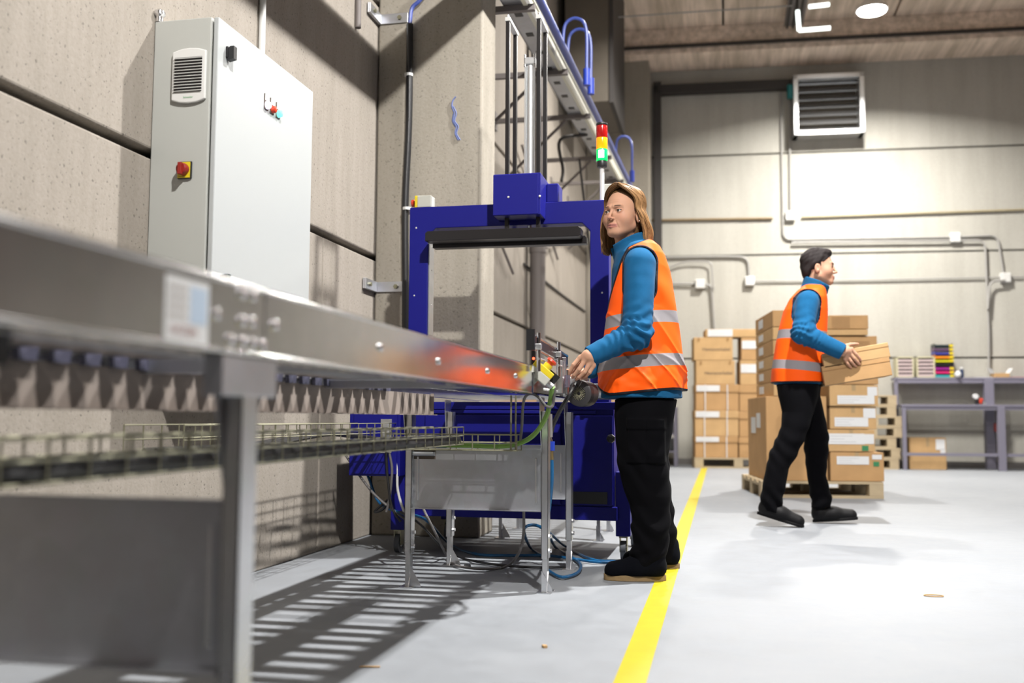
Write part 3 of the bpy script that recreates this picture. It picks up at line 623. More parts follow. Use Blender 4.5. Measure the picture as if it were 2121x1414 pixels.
obj('gear_box', MB().span((-.66, 4.19, .765), (-.60, 4.27, .85)), MT['alu'], t, bevel=0.006)
t = thing('drive_drum', 'silver drum shaft behind the motor at hip height', 'shaft', (-.5, 4.68, .8))
obj('drum', MB().cyl((-.64, 4.68, .80), (-.40, 4.68, .80), .038, n=20), MT['alu'], t, smooth=True)
obj('bracket', MB().span((-.645, 4.655, .762), (-.625, 4.705, .87)), MT['galv'], t, bevel=.003)
t = thing('clear_roller', 'small clear plastic guide roller under the hand', 'roller', (-.64, 4.03, .82)); gl = mat('clear_plastic', (.55, .5, .65), .1, trans=.8)
obj('roller', MB().cyl((-.630, 4.06, .80), (-.630, 4.06, .85), .012), gl, t, smooth=True); obj('pin', MB().cyl((-.630, 4.06, .77), (-.630, 4.06, .872), .005), MT['chrome'], t)

# ------------------------------------------------------------------ wire basket cable trays
def basket(label, p0, p1, wdir, w, h, pitch=.1, grp=None):
    p0 = Vector(p0); p1 = Vector(p1); wd = Vector(wdir).normalized() * w; d = (p1 - p0); L = d.length; d.normalize(); z = Vector((0, 0, 1))
    t = thing('wire_cable_tray', label, 'cable tray', p0, group=grp)
    for k in range(3):
        for s in (0, 1):
            a = p0 + wd * s + z * (h * k / 2); obj('long_wire', MB().cyl(a, a + d * L, .0025, n=6), MT['zinc'], t)
    for s in (.33, .66): a = p0 + wd * s; obj('long_wire', MB().cyl(a, a + d * L, .0025, n=6), MT['zinc'], t)
    n = int(L / pitch); c0 = None
    for i in range(n + 1):
        a = p0 + d * (i * L / n)
        if c0 is None: c0 = obj('cross_wire', MB().tube([p0 + z * h, p0, p0 + wd, p0 + wd + z * h], .0025, 6, 1), MT['zinc'], t); c = c0
        else: c = copypart(c0, t, (0, 0, 0))
        c.location = a - p0
    return t
basket('wire cable tray running under the long conveyor from the foreground', (-1.10, -.4, .572), (-1.10, 3.72, .572), (1, 0, 0), .12, .065)
basket('wire cable tray crossing under the end of the long conveyor', (-1.30, 3.74, .548), (-.775, 3.74, .548), (0, 1, 0), .09, .06, pitch=.075)
basket('wire cable tray standing out near the left wall behind the near leg', (-1.78, 2.72, .555), (-1.78, 4.7, .555), (1, 0, 0), .2, .09)
t = thing('tray_hanger', 'thin steel rods hanging the crossing wire tray from the conveyor', 'hanger', (-.79, 3.75, .6))
for x in (-.80, -.79): obj('rod', MB().cyl((x, 3.75 + (x + .8) * 4, .545), (x, 3.75 + (x + .8) * 4, .76), .0035), MT['zinc'], t)
def cable(label, pts, r, m, name='cable', n=8, grp=None, sm=6):
    o = obj(name, MB().tube(pts, r, n, sm), m, smooth=True, loc=tuple(pts[0])); return tag(o, label, 'cable', grp)
for i, dx in enumerate((.022, .058, .094)):
    cable(['black', 'thicker black', 'third black'][i] + ' cable lying in the wire tray under the conveyor' + ['', ', middle of three', ', nearest the aisle'][i], [(-1.10 + dx, -.4, .585), (-1.09 + dx, .8, .587), (-1.10 + dx, 2.0, .585), (-1.09 + dx, 3.0, .588), (-1.10 + dx, 3.72, .586)], .019, MT['black'])
for i, dx in enumerate((.05, .09, .13)):
    cable('black cable in the tray near the wall, ' + ['wall side', 'middle', 'aisle side'][i], [(-1.78 + dx, 2.75, .568), (-1.77 + dx, 3.4, .57), (-1.79 + dx, 4.1, .60), (-1.78 + dx, 4.68, .568)], .008, MT['black'])
# green cable
E_ = ec + ax * .066 - az * .012
cable('bright green cable drooping from the emergency stop into the crossing tray', [E_, PY(1139, 835, 3.66), PY(1130, 865, 3.68), PY(1108, 898, 3.72), PY(1080, 916, 3.79), PY(1040, 924, 3.80), PY(960, 922, 3.80), PY(880, 921, 3.80), PY(826, 920, 3.80)], .0095, MT['greencab'])
cable('grey-brown cable looping from the emergency stop up and down to the tray', [E_ + Vector((.006, .01, 0)), PY(1146, 835, 3.64), PY(1140, 843, 3.63), PY(1128, 838, 3.64), PY(1115, 822, 3.66), PY(1100, 815, 3.7), PY(1088, 822, 3.73), PY(1083, 842, 3.75), PY(1081, 880, 3.77), PY(1078, 912, 3.78)], .0055, MT['greycab'])
cable('black flat cable sloping down left from the motor', [(-.60, 4.16, .835), PY(1183, 812, 4.1), PY(1160, 850, 4.1), PY(1146, 880, 4.1), PY(1139, 905, 4.12)], .009, MT['black'])
# air preparation and blue hoses
t = thing('air_silencer', 'silver air filter with blue coupling and brass nipple on a blue hose', 'air filter', PY(1140, 880, 3.95))
a = PY(1139, 857, 3.95); b = PY(1140, 905, 3.95); obj('silencer', MB().cyl(a, b, .0095, n=16), MT['alu'], t, smooth=True)
b1 = PY(1142, 914, 3.95); b2_ = PY(1142, 933, 3.95); obj('coupling', MB().cyl(b1, b2_, .014, n=16), MT['blueconn'], t, smooth=True); obj('stem', MB().cyl(b, b1, .005), MT['chrome'], t)
b3 = PY(1143, 952, 3.95); obj('nipple', MB().cyl(b2_, b3, .0075, n=12), MT['brass'], t, smooth=True)
FZ = .012
def fl_pts(L, z=FZ): return [PZ(x, y, z) for x, y in L]
cable('blue air hose dropping from the brass nipple to the floor', [b3, PY(1143, 1000, 3.95), PY(1138, 1050, 3.97), PY(1133, 1090, 4.0)] + fl_pts([(1150, 1132), (1180, 1150), (1202, 1168), (1196, 1186), (1165, 1195), (1140, 1184), (1130, 1172)]), .007, MT['bluehose'])
cable('blue air hose lying across the floor under the machine', [PY(738, 935, 4.9), PY(762, 985, 4.85), PY(785, 1040, 4.8), PY(830, 1062, 4.7), PY(880, 1075, 4.6)] + fl_pts([(930, 1125), (985, 1147), (1060, 1150), (1130, 1150), (1180, 1156), (1230, 1163), (1278, 1165)]), .007, MT['bluehose'])
cable('blue air hose loop standing on the floor between the legs', fl_pts([(1280, 1163), (1225, 1158), (1170, 1130)]) + [PY(1140, 1105, 4.5), PY(1112, 1088, 4.5), PY(1090, 1090, 4.45), PY(1086, 1104, 4.45)] + fl_pts([(1100, 1135), (1130, 1155)]), .007, MT['bluehose'])
cable('dark cable running along the floor beside the blue hose', [PY(830, 1060, 4.6), PY(870, 1085, 4.4)] + fl_pts([(930, 1145), (990, 1163), (1060, 1172), (1130, 1175), (1190, 1173)]), .006, MT['black'])
cable('grey cable curving up from the floor to the sheet underside', fl_pts([(925, 1160), (950, 1172), (1000, 1178), (1045, 1174)]) + [PY(1072, 1150, 4.0), PY(1084, 1110, 3.95), PY(1085, 1057, 3.9)], .006, MT['greycab'])
cable('grey cable hanging from the left tray toward the floor', [PY(858, 1010, 4.4), PY(880, 1060, 4.4), PY(905, 1110, 4.4)] + fl_pts([(925, 1150), (940, 1168)]), .006, MT['greycab'])
for i, (L, m_, nm) in enumerate((([(800, 935), (803, 990), (812, 1050), (830, 1080)], MT['black'], 'black cable hanging behind the left tray end, nearest the wall'), ([(806, 935), (812, 975), (806, 1035), (800, 1060)], MT['greycab'], 'grey cable hanging beside the black ones at the blue cabinet'), ([(812, 932), (822, 965), (824, 1015), (838, 1062), (850, 1075)], MT['white_pl'], 'white-grey cable hanging at the blue cabinet front'), ([(713, 938), (745, 985), (780, 1028), (830, 1068), (845, 1078)], MT['greycab'], 'light cable sloping from the wall tray to the machine foot'), ([(803, 1035), (785, 1050), (776, 1060), (790, 1056), (800, 1046)], MT['black'], 'black cable loop by the metal conduit box'))):
    cable(nm, [PY(x, y, 4.68 + i * .012) for x, y in L], .0065, m_)
t = obj('plastic_clip', MB().box(PZ(968, 1172, .008), (.03, .02, .014), Matrix.Rotation(.4, 3, 'Z')), MT['black'], bevel=0.003); tag(t, 'small black plastic clip dropped on the floor under the conveyor', 'clip')
t = obj('cardboard_scrap', MB().box(PZ(766, 1380, .003), (.055, .006, .003), Matrix.Rotation(.23, 3, 'Z')), MT['card2']); tag(t, 'thin strip of cardboard lying on the pale floor', 'scrap')
t = obj('paper_scrap', MB().box(PZ(1128, 1338, .004), (.012, .018, .007), Matrix.Rotation(.5, 3, 'Z')), MT['card2']); tag(t, 'tiny brown paper crumb on the floor left of the yellow line', 'scrap')
p = PZ(1934, 1233, .003); t = obj('rubber_band', MB().tube([p + Vector((.035 * math.cos(a * PI / 5), .02 * math.sin(a * PI / 5), 0)) for a in range(11)], .002, 5, 3), MT['card2']); tag(t, 'rubber band ring lying on the floor on the right', 'rubber band')

# ================================================================== BLUE STRAPPING PRESS
MY0, MY1 = 4.76, 5.42
t = thing('packing_machine', 'deep blue packing press with portal frame standing on castors', 'machine', (-1.0, MY0, 0)); MCH = t
bl = MT['blue']
obj('body', MB().span((-1.545, MY0 + .01, .23), (-.515, MY1, .75)), bl, t, bevel=0.004)
obj('body_skirt', MB().span((-1.555, MY0, .19), (-.50, MY1 + .005, .255)), bl, t, bevel=0.004)
obj('front_panel', MB().span((-1.46, MY0 - .002, .715), (-.505, MY0 + .012, .752)), bl, t, bevel=0.003)
obj('front_panel', MB().span((-1.46, MY0 - .002, .695), (-.60, MY0 + .012, .712)), bl, t, bevel=0.003)
dr = obj('door', MB().span((-.755, MY0 - .006, .262), (-.52, MY0 + .012, .688)), bl, t, bevel=0.003)
obj('door_grille', MB().span((-.735, MY0 - .009, .228 + .04), (-.545, MY0 - .004, .325)), MT['black'], dr)
kx = PY(1266, 908, MY0 - .01); obj('star_knob', MB().lathe(kx, (0, -1, 0), [(0, .008), (.01, .008), (.012, .022), (.024, .02), (.027, .01)], 7), MT['black'], dr)
dr2 = obj('door', MB().span((-1.45, MY0 - .006, .262), (-.77, MY0 + .012, .688)), bl, t, bevel=0.003)
sb = obj('switch_box', MB().span((-1.825, 4.70, .385), (-1.56, 5.2, .70)), bl, t, bevel=0.004)
obj('box_door', MB().span((-1.80, 4.692, .395), (-1.575, 4.702, .69)), bl, sb, bevel=0.002)
pz = PY(800, 905, 4.69); obj('cable_plate', MB().span((pz.x - .028, 4.686, .50), (pz.x + .028, 4.692, .665)), MT['alu'], sb, bevel=0.001)
for i, zz in enumerate((.63, .59)): obj('cable_connector', MB().span((pz.x - .008, 4.665, zz - .01), (pz.x + .016, 4.688, zz + .012)), MT['alu'], sb, bevel=.002)
obj('conduit_box', MB().span((-1.62, 4.9, .235), (-1.585, 4.93, .36)), MT['white_pl'], sb)
# portal frame
FY0, FY1 = 4.84, 4.94; xl0, xl1, xr0_, xr1 = -1.572, -1.472, -.638, -.545; zt, zb = 1.752, 1.640
poly = [(xl0, .2), (xl0, zt), (xr1, zt), (xr1, .2), (xr0_, .2), (xr0_, 1.60), (xr0_ - .04, zb), (xl1 + .04, zb), (xl1, 1.60), (xl1, .2)]
fr = obj('portal_frame', MB().prism(poly, (0, FY0, 0), (1, 0, 0), (0, 0, 1), (0, FY1 - FY0, 0)), bl, t, bevel=0.004)
obj('inner_liner', MB().span((xl1 - .001, FY0 + .012, .8), (xl1 + .006, FY1 - .01, 1.585)), MT['galvd'], fr)
for px, py in ((862, 472), (858, 612), (1247, 606)):
    p = PY(px, py, FY0); obj('rivet', MB().lathe(p, (0, -1, 0), [(0, .005), (.003, .003)], 10), MT['white_pl'], fr)
for z in (.9, 1.07, 1.25, 1.43, 1.55): obj('rivet', MB().lathe((xl1 + .006, FY0 + .05, z), (1, 0, 0), [(0, .005), (.003, .003)], 8), MT['white_pl'], fr)
hb = obj('press_head', MB().span((-1.098, 4.70, 1.662), (-.862, 5.03, 1.868)), bl, t, bevel=0.003)
obj('head_plate', MB().span((-1.098, 4.696, 1.664), (-.873, 4.702, 1.864)), bl, hb, bevel=0.002)
obj('side_cover', MB().span((-.862, 4.86, 1.752), (-.80, 4.99, 1.85)), bl, hb, bevel=0.006)
for px, py in ((1053, 408), (1118, 406)): p = PY(px, py, 4.695); obj('rivet', MB().lathe(p, (0, -1, 0), [(0, .006), (.004, .004)], 10), MT['white_pl'], hb)
for x in (-1.043, -.885):
    for y in (4.77, 4.95):
        obj('guide_rod', MB().span((x - .010, y - .012, 1.60), (x + .010, y + .012, 2.665)), MT['blackm'], t, bevel=0.002)
    obj('rod_cap', MB().span((x - .014, 4.755, 2.665), (x + .014, 4.965, 2.685)), MT['white_pl'], t, bevel=0.002)
    obj('cap_bolt', MB().cyl((x, 4.77, 2.685), (x, 4.77, 2.70), .007, n=8), MT['chrome'], t)
cy = obj('air_cylinder', MB().lathe((-.945, 4.86, 1.87), (0, 0, 1), [(0, .024), (.6, .024)], 24).span((-.971, 4.835, 1.87), (-.963, 4.85, 2.46)).span((-.927, 4.835, 1.87), (-.919, 4.85, 2.46)), MT['alu'], t, smooth=True)
obj('cylinder_cap', MB().span((-.975, 4.83, 2.46), (-.915, 4.89, 2.5)), MT['alu'], cy, bevel=0.006)
for dx in (-.024, .024): obj('cap_bolt', MB().cyl((-.945 + dx, 4.836, 2.45), (-.945 + dx, 4.836, 2.515), .006, n=8), MT['chrome'], cy)
obj('press_plate', MB().prism([(0, 0), (.0, .04), (.012, .05), (.775, .05), (.785, .04), (.785, .008), (.77, 0)], (-1.452, 4.72, 1.552), (1, 0, 0), (0, 0, 1), (0, .09, 0)), MT['blackm'], t, bevel=0.003)
obj('press_plate', MB().prism([(0, 0), (.0, .03), (.785, .04), (.79, .03), (.79, .0)], (-1.445, 4.83, 1.535), (1, 0, 0), (0, 0, 1), (0, .06, 0)), MT['blackm'], t, bevel=0.003)
obj('plate_screw', MB().cyl((-.945, 4.86, 1.60), (-.945, 4.86, 1.665), .012), MT['chrome'], t)
# light tower
lt = thing('signal_tower', 'red, amber and green stacked signal light on a grey pole', 'signal light', (-.583, 4.88, 1.752))
obj('pole', MB().cyl((-.583, 4.88, 1.752), (-.583, 4.88, 1.93), .0115), MT['white_pl'], lt, smooth=True)
def seg(nm, z0, z1, m_, r=.0285): return obj(nm, MB().lathe((-.583, 4.88, z0), (0, 0, 1), [(0, r * .97), (.003, r), (z1 - z0 - .003, r), (z1 - z0, r * .97)], 24), m_, lt, smooth=True)
seg('socket', 1.925, 1.955, MT['black'], .0255)
def lens(nm, c, e, s):
    return mat(nm, c, .15, emit=e, estr=s)
seg('green_lens', 1.957, 2.015, lens('green_lens', (.01, .5, .12), (.0, .8, .16), .55)); seg('amber_lens', 2.017, 2.073, lens('amber_lens', (.9, .35, .01), (1, .22, .0), .7)); seg('red_lens', 2.075, 2.135, lens('red_lens', (.42, .01, .01), (1, .02, .01), .05)); seg('top_cap', 2.137, 2.148, MT['black'])
obj('lit_core', MB().cyl((-.583, 4.852, 1.968), (-.583, 4.851, 2.004), .014), mat('green_core', (1, 1, 1), .3, emit=(.7, 1, .8), estr=6), lt)
# e-stops on the portal
t2 = thing('emergency_stop', 'beige emergency stop box with red knob on the left of the blue portal', 'switch', (-1.5, 4.88, 1.754))
obj('box_base', MB().span((-1.535, 4.85, 1.753), (-1.462, 4.93, 1.815)), MT['beige'], t2, bevel=0.004); obj('box_lid', MB().span((-1.55, 4.85, 1.753), (-1.535, 4.93, 1.815)), MT['yellow'], t2, bevel=0.003)
obj('mushroom_button', MB().lathe((-1.55, 4.89, 1.784), (-1, 0, 0), [(0, .010), (.012, .01), (.014, .02), (.026, .018)], 18), MT['red'], t2, smooth=True)
t2 = thing('control_box', 'beige control box with yellow lid behind the head of the woman', 'switch', (-.52, 4.9, 1.76))
obj('box_base', MB().span((-.575, 4.90, 1.753), (-.50, 4.98, 1.845)), MT['beige'], t2, bevel=0.004); obj('box_lid', MB().span((-.50, 4.9, 1.753), (-.485, 4.98, 1.845)), MT['yellow'], t2, bevel=0.003)
# castors and feet posts
def castor(x, y, par):
    p = obj('foot_post', MB().span((x - .035, y - .03, .115), (x + .035, y + .03, .42)), bl, par, bevel=0.004)
    obj('castor_fork', MB().span((x - .018, y - .022, .04), (x - .014, y + .022, .115)).span((x + .014, y - .022, .04), (x + .018, y + .022, .115)).span((x - .02, y - .025, .108), (x + .02, y + .025, .118)), MT['zinc'], p)
    obj('castor_wheel', MB().cyl((x - .012, y, .047), (x + .012, y, .047), .046, n=24), MT['rubber'], p, smooth=True)
    obj('wheel_hub', MB().cyl((x - .0145, y, .047), (x + .0145, y, .047), .018, n=14), MT['alu'], p, smooth=True)
for x, y in ((-1.60, 4.82), (-.475, 4.82), (-1.50, 5.38), (-.475, 5.36)): castor(x, y, MCH)
# ================================================================== PALLETS AND BOXES
def make_pallet(label, loc, rz, L=1.2, W=0.8, group=None, boards_top=5):
    """local: x along the front 0..L, y depth 0..W, z up, 0.144 high"""
    t = thing('wooden_pallet', label, 'pallet', loc, rz, group)
    ys_ = [i * (W - .12) / (boards_top - 1) for i in range(boards_top)]; b0 = None
    for y in ys_:
        if b0 is None: b0 = obj('deck_board', MB().span((0, 0, .122), (L, .12, .144)), MT['wood'], t, world=False, bevel=.002); b_ = b0
        else: b_ = copypart(b0, t, (0, 0, 0))
        b_.location = (0, y, 0)
    s0 = None
    for x in (0, L / 2 - .06, L - .12):
        if s0 is None: s0 = obj('stringer_board', MB().span((0, 0, .100), (.12, W, .122)), MT['wood'], t, world=False); b_ = s0
        else: b_ = copypart(s0, t, (0, 0, 0))
        b_.location = (x, 0, 0)
    k0 = None
    for x in (0, L / 2 - .06, L - .12):
        for y in (0, W / 2 - .06, W - .12):
            if k0 is None: k0 = obj('pallet_block', MB().span((0, 0, .022), (.12, .12, .100)), MT['wood'], t, world=False, bevel=.002); b_ = k0
            else: b_ = copypart(k0, t, (0, 0, 0))
            b_.location = (x, y, 0)
    r0_ = None
    for y in (0, W / 2 - .06, W - .12):
        if r0_ is None: r0_ = obj('bottom_board', MB().span((0, 0, 0), (L, .12, .022)), MT['wood'], t, world=False); b_ = r0_
        else: b_ = copypart(r0_, t, (0, 0, 0))
        b_.location = (0, y, 0)
    return t
def box(label, frame, x0, y0, z0, w_, d_, h_, stickers=(), tape=True, m=None, group=None, text=None, straps=(), seam=None, grate=None, jit=0.0, sides=()):
    """frame=(origin, rz) of its pallet; local corner x0,y0,z0. stickers: (u0,v0,u1,v1) as fractions of the front face"""
    org, rz = frame; c = Matrix.Rotation(rz, 3, 'Z') @ Vector((x0, y0, 0)) + Vector(org)
    t = thing('cardboard_box', label, 'box', (c.x, c.y, z0), rz + jit, group)
    m = m or random.choice([MT['card'], MT['card2'], MT['card']])
    obj('box_body', MB().span((0, 0, .0015), (w_, d_, h_ - .0015)), m, t, world=False, bevel=.004)
    if seam is not None:
        obj('lid_edge', MB().span((-.004, -.005, h_ * seam), (w_ + .004, d_ + .004, h_ * seam + .006)), MT['card3'], t, world=False)
        obj('lid', MB().span((-.005, -.006, h_ * seam + .006), (w_ + .005, d_ + .005, h_ + .0)), m, t, world=False, bevel=.004)
        f = -.007
    else: f = -.0015
    if tape: obj('tape', MB().span((w_ * .46, f - .0006, h_ * .72), (w_ * .54, f, h_ - .004)).span((w_ * .46, f, h_ - .002), (w_ * .54, d_, h_ - .0008)), MT['tape'], t, world=False)
    for s in stickers: 
        so = obj('sticker', MB().span((w_ * s[0], f - .0022, h_ * s[1]), (w_ * s[2], f - .0006, h_ * s[3])), s[4] if len(s) > 4 else MT['paper'], t, world=False)
        if len(s) <= 4 and (s[2] - s[0]) > .3:
            mb = MB()
            for k in range(3): mb.span((w_ * (s[0] + .03), f - .0026, h_ * (s[1] + (s[3] - s[1]) * (.2 + .27 * k))), (w_ * (s[0] + (s[2] - s[0]) * random.uniform(.4, .85)), f - .0022, h_ * (s[1] + (s[3] - s[1]) * (.24 + .27 * k))))
            obj('sticker_print', mb, mat_print, so, world=False)
    for s in sides: obj('sticker', MB().span((-.009 if seam is not None else -.0022, d_ * s[0], h_ * s[1]), (-.0006, d_ * s[2], h_ * s[3])), MT['paper'], t, world=False)
    for s in straps: obj('strap', MB().span((w_ * s - .006, f - .0025, 0.002), (w_ * s + .006, f - .0008, h_)), MT['paper'], t, world=False)
    if text: obj('print', text_mb(text[0], (w_ * text[1], f - .001, h_ * text[2]), (1, 0, 0), (0, 0, 1), text[3]), MT['ink'], t, world=False)
    if grate:
        mb = MB(); a, b_, c_, d2 = grate
        for k in range(14):
            for j in range(6): mb.span((w_ * (a + (c_ - a) * k / 14), f - .0008, h_ * (b_ + (d2 - b_) * j / 6)), (w_ * (a + (c_ - a) * (k + .55) / 14), f, h_ * (b_ + (d2 - b_) * (j + .5) / 6)))
        obj('print', mb, mat('brown_print', (.25, .13, .05), .8) if 'brown_print' not in bpy.data.materials else bpy.data.materials['brown_print'], t, world=False)
    return t
mat_print = mat('faint_grey_print', (0.5, 0.5, 0.52), .7)
GREEN = mat('green_sticker', (0.04, 0.25, 0.10), .6)

# front pallet, beside the walking man
RZ = R(7.5); po = PZ(1831, 1033); e1 = Vector((math.cos(RZ), math.sin(RZ), 0)); e2 = Vector((-math.sin(RZ), math.cos(RZ), 0))
PW = 1.04; fo = po - e1 * PW; FR = (fo, RZ)
make_pallet('wooden pallet under the box stack behind the walking man', fo, RZ, PW, 1.1)
def lx(px, z=.6):                                 # local x of a pixel column on the front plane of this pallet
    d = ray(px, 900); s = (fo - CAM).dot(e2) / d.dot(e2); return (CAM + d * s - fo).dot(e1)
def lz(px, py):
    d = ray(px, py); s = (fo - CAM).dot(e2) / d.dot(e2); return (CAM + d * s).z
T0 = .1445
xa, xb = lx(1588), lx(1714); h = lz(1650, 820) - T0
g1 = 'boxes stacked on the front pallet'
box('tall plain cardboard carton at the left of the front pallet', FR, xa, .02, T0, xb - xa, 1.0, h, tape=False, m=MT['card'], sides=[(.55, .55, .8, .75), (.3, .62, .5, .8)], group=g1)
xl = lx(1605); wl_ = lx(1690) - xl; zc = T0 + h + .001; yb = [820, 790, 762, 734, 703, 676, 641]
names = ['lowest', 'second', 'third', 'fourth', 'fifth', 'topmost']
for i in range(6):
    z1 = lz(1605, yb[i + 1]); box('flat carton with white side sticker, %s on the tall plain carton' % names[i], FR, xl, .02, zc, wl_ * (1.0 if i < 5 else 1.1), .92, z1 - zc - .002, tape=False, sides=[(.55, .25, .8, .8)], m=MT['card'] if i % 2 else MT['card2'], group=g1); zc = z1
# right column
cols = [(1720, 1831, 1003, 936, 'big taped carton with green dot at the bottom of the front pallet', [(.12, .58, .72, .86), (.78, .76, .96, .92), (.80, .52, .91, .68, GREEN)]),
        (1716, 1814, 934, 889, 'taped carton with wide label and green dot, second from below on the front pallet', [(.02, .34, .78, .82), (.78, .36, .98, .8), (.72, .05, .86, .28, GREEN)]),
        (1722, 1819, 888, 841, 'taped carton with two white labels, third from below on the front pallet', [(.1, .12, .82, .52), (.72, .5, .98, .92)]),
        (1721, 1822, 840, 796, 'shiny taped carton with white labels just under the carried boxes', [(.16, .1, .92, .5), (.78, .5, .98, .9)]),
        (1722, 1824, 795, 744, 'carton hidden mostly behind the carried boxes, lower one', []),
        (1728, 1824, 743, 694, 'carton with brown barcode print behind the carried boxes', []),
        (1712, 1804, 693, 681, 'thin flat carton just under the top right carton', []),
        (1711, 1806, 680, 651, 'top right carton with brown barcode print on the front pallet', [])]
zc = T0
for i, (pa, pb, ya, yb_, lab, st_) in enumerate(cols):
    z1 = lz((pa + pb) / 2, yb_); x0 = lx(pa); w_ = lx(pb) - x0
    box(lab, FR, x0, .02 + (i % 3) * .012, zc + .001, w_, .5, z1 - zc - .003, stickers=st_, tape=i < 4, m=(MT['card'], MT['card2'], MT['card2'], MT['card2'], MT['card'], MT['card'], MT['card2'], MT['card'])[i], grate=(.45, .3, .85, .8) if i == 5 else ((.2, .1, .6, .9) if i == 7 else None), group=g1); zc = z1
    box('carton in the second row of the front pallet, ' + ['lowest', 'second from below', 'third from below', 'fourth from below', 'fourth from the top', 'third from the top', 'second from the top', 'topmost'][i], FR, x0 + .03, .55, zc - (z1 - zc) if False else (T0 if i == 0 else zprev) + .001, w_ - .04, .5, z1 - (T0 if i == 0 else zprev) - .003, tape=False, group=g1) if i < 5 else None
    zprev = z1
# crumpled shine of clear tape
# back pallet, left of the front one
RB = R(6); bo = PZ(1439, 969); BR = (bo, RB); f1 = Vector((math.cos(RB), math.sin(RB), 0)); f2 = Vector((-math.sin(RB), math.cos(RB), 0))
make_pallet('wooden pallet under the box stack at the back wall', bo, RB, 1.2, .5, boards_top=4)
def bx(px, py=900): d = ray(px, py); s = (bo - CAM).dot(f2) / d.dot(f2); return (CAM + d * s - bo).dot(f1)
def bz(px, py): d = ray(px, py); s = (bo - CAM).dot(f2) / d.dot(f2); return (CAM + d * s).z
g2 = 'boxes stacked on the back pallet'
zc = T0; L = [(1440, 1528, 903, 1), (1440, 1530, 850, 1), (1442, 1531, 796, 1), (1443, 1524, 746, 0), (1439, 1520, 698, 0)]
nm = ['bottom', 'second from the bottom', 'third from the bottom', 'fourth from the bottom', 'fifth from the bottom']
for i, (pa, pb, yt, kind) in enumerate(L):
    z1 = bz(1480, yt); x0 = bx(pa); w_ = bx(pb) - x0
    if kind: box('lidded carton with white strip label, %s in the back pallet left column' % nm[i], BR, x0, .01, zc + .001, w_, .44, z1 - zc - .002, stickers=[(.02, .74, .56, .97)], seam=.70, straps=(.22, .74), tape=False, group=g2)
    else: box('carton with dark lettering, %s in the back pallet left column' % nm[i], BR, x0, .01, zc + .001, w_, .44, z1 - zc - .002, tape=False, text=('Hannoverkabel', .22, .42, .045), m=MT['card2'], stickers=[(.1, .82, .15, .98, MT['card3']), (.85, .84, .90, .98, MT['card3'])], group=g2)
    zc = z1
z1 = bz(1500, 681); x0 = bx(1464)
box('flat carton with white label lying on top of the back pallet stack', BR, x0, .012, zc + .001, bx(1612) - x0, .42, z1 - zc - .002, stickers=[(.03, .1, .38, .95)], tape=False, group=g2)
zc = T0
for i, (pa, yt, st_) in enumerate([(1531, 905, 0), (1532, 852, 0), (1533, 797, 0), (1535, 746, 1), (1538, 698, 1)]):
    z1 = bz(1550, yt) if i < 4 else bz(1480, 698) ; x0 = bx(pa); w_ = bx(1612) - x0
    box('carton in the back pallet right column, ' + ['lowest, with brown print', 'second, with brown print', 'third, plain', 'fourth, with white label', 'topmost, with white label'][i], BR, x0, .015, zc + .001, w_, .44, z1 - zc - .003, stickers=[(.02, .5, .44, .85)] if st_ else [], tape=False, seam=.7 if not st_ else None, grate=(.3, .1, .75, .4) if i < 2 else None, group=g2); zc = z1
# stack of empty pallets
RS = R(3); so = PZ(1742, 972); so.y = 14.6; so.x = PY(1742, 950, 14.6).x
for i in range(7):
    dx = [0, .02, -.03, .03, .05, -.02, -.01][i]; o = Vector((so.x + dx, so.y, .0)) 
    make_pallet('empty wooden pallet in the stack beside the packing bench, ' + ['bottom one', 'second from the bottom', 'third from the bottom', 'middle one', 'third from the top', 'second from the top', 'top one'][i], (o.x, o.y, i * .1465), RS, (.80 if i in (3, 4) else .77), .5, group='empty pallets stacked by the packing bench', boards_top=4)
# rack with dark crates behind the woman
t = thing('crate_rack', 'small grey steel rack holding dark crates at the back wall behind the woman', 'rack', PZ(1385, 966))
a = PZ(1372, 966); b = PZ(1399, 966)
for x in (a.x, b.x):
    for y in (a.y + .1, a.y + .5): obj('post', MB().span((x - .02, y - .02, 0), (x + .02, y + .02, .85)), MT['steelp'], t)
for z in (.2, .45, .7): obj('shelf', MB().span((a.x, a.y + .1, z), (b.x, a.y + .5, z + .02)), MT['steelp'], t)
for z in (.222, .472): 
    c = obj('dark_crate', MB().span((a.x + .03, a.y + .12, z), (b.x - .03, a.y + .45, z + .18)), MT['black'], bevel=.01); tag(c, 'dark crate on the %s shelf of the small rack behind the woman' % ('lower' if z < .3 else 'upper'), 'crate')

# ------------------------------------------------------------------ packing bench
RBN = BWA
def bp(px, py, off): return PB(px, py, off)
def bnu(px, off): p = bp(px, 900, off); return (p - BWO).dot(BWT)
t = thing('packing_bench', 'grey steel packing bench with raised upper shelf at the back wall', 'bench', bp(1950, 965, .5)); BEN = t
oa, ob = .28, .85                                    # upper frame near the wall, lower frame in front
sp = MT['steelp']
uz = bp(1950, 786, oa).z; lz_ = bp(1950, 842, ob).z
def leg(px, off, z1, w_=.05, nm='leg'): u_ = bnu(px, off); return obj(nm, bw_box(MB(), u_ - w_ / 2, u_ + w_ / 2, off - w_ / 2, off + w_ / 2, 0.0, z1), sp, t, bevel=.004)
leg(1858, oa, uz); leg(2050, oa, uz, .12); leg(1873, ob, lz_); leg(2074, ob, lz_, .09); leg(2074, oa - .2, lz_)
ua, ub = bnu(1856, oa), bnu(2240, oa)
obj('upper_shelf', bw_box(MB(), ua, ub, .03, oa + .03, uz, uz + .03), sp, t, bevel=.003)
obj('shelf_beam', bw_box(MB(), ua, ub, oa - .025, oa + .025, uz - .05, uz), sp, t)
va_, vb_ = bnu(1868, ob), bnu(2240, ob)
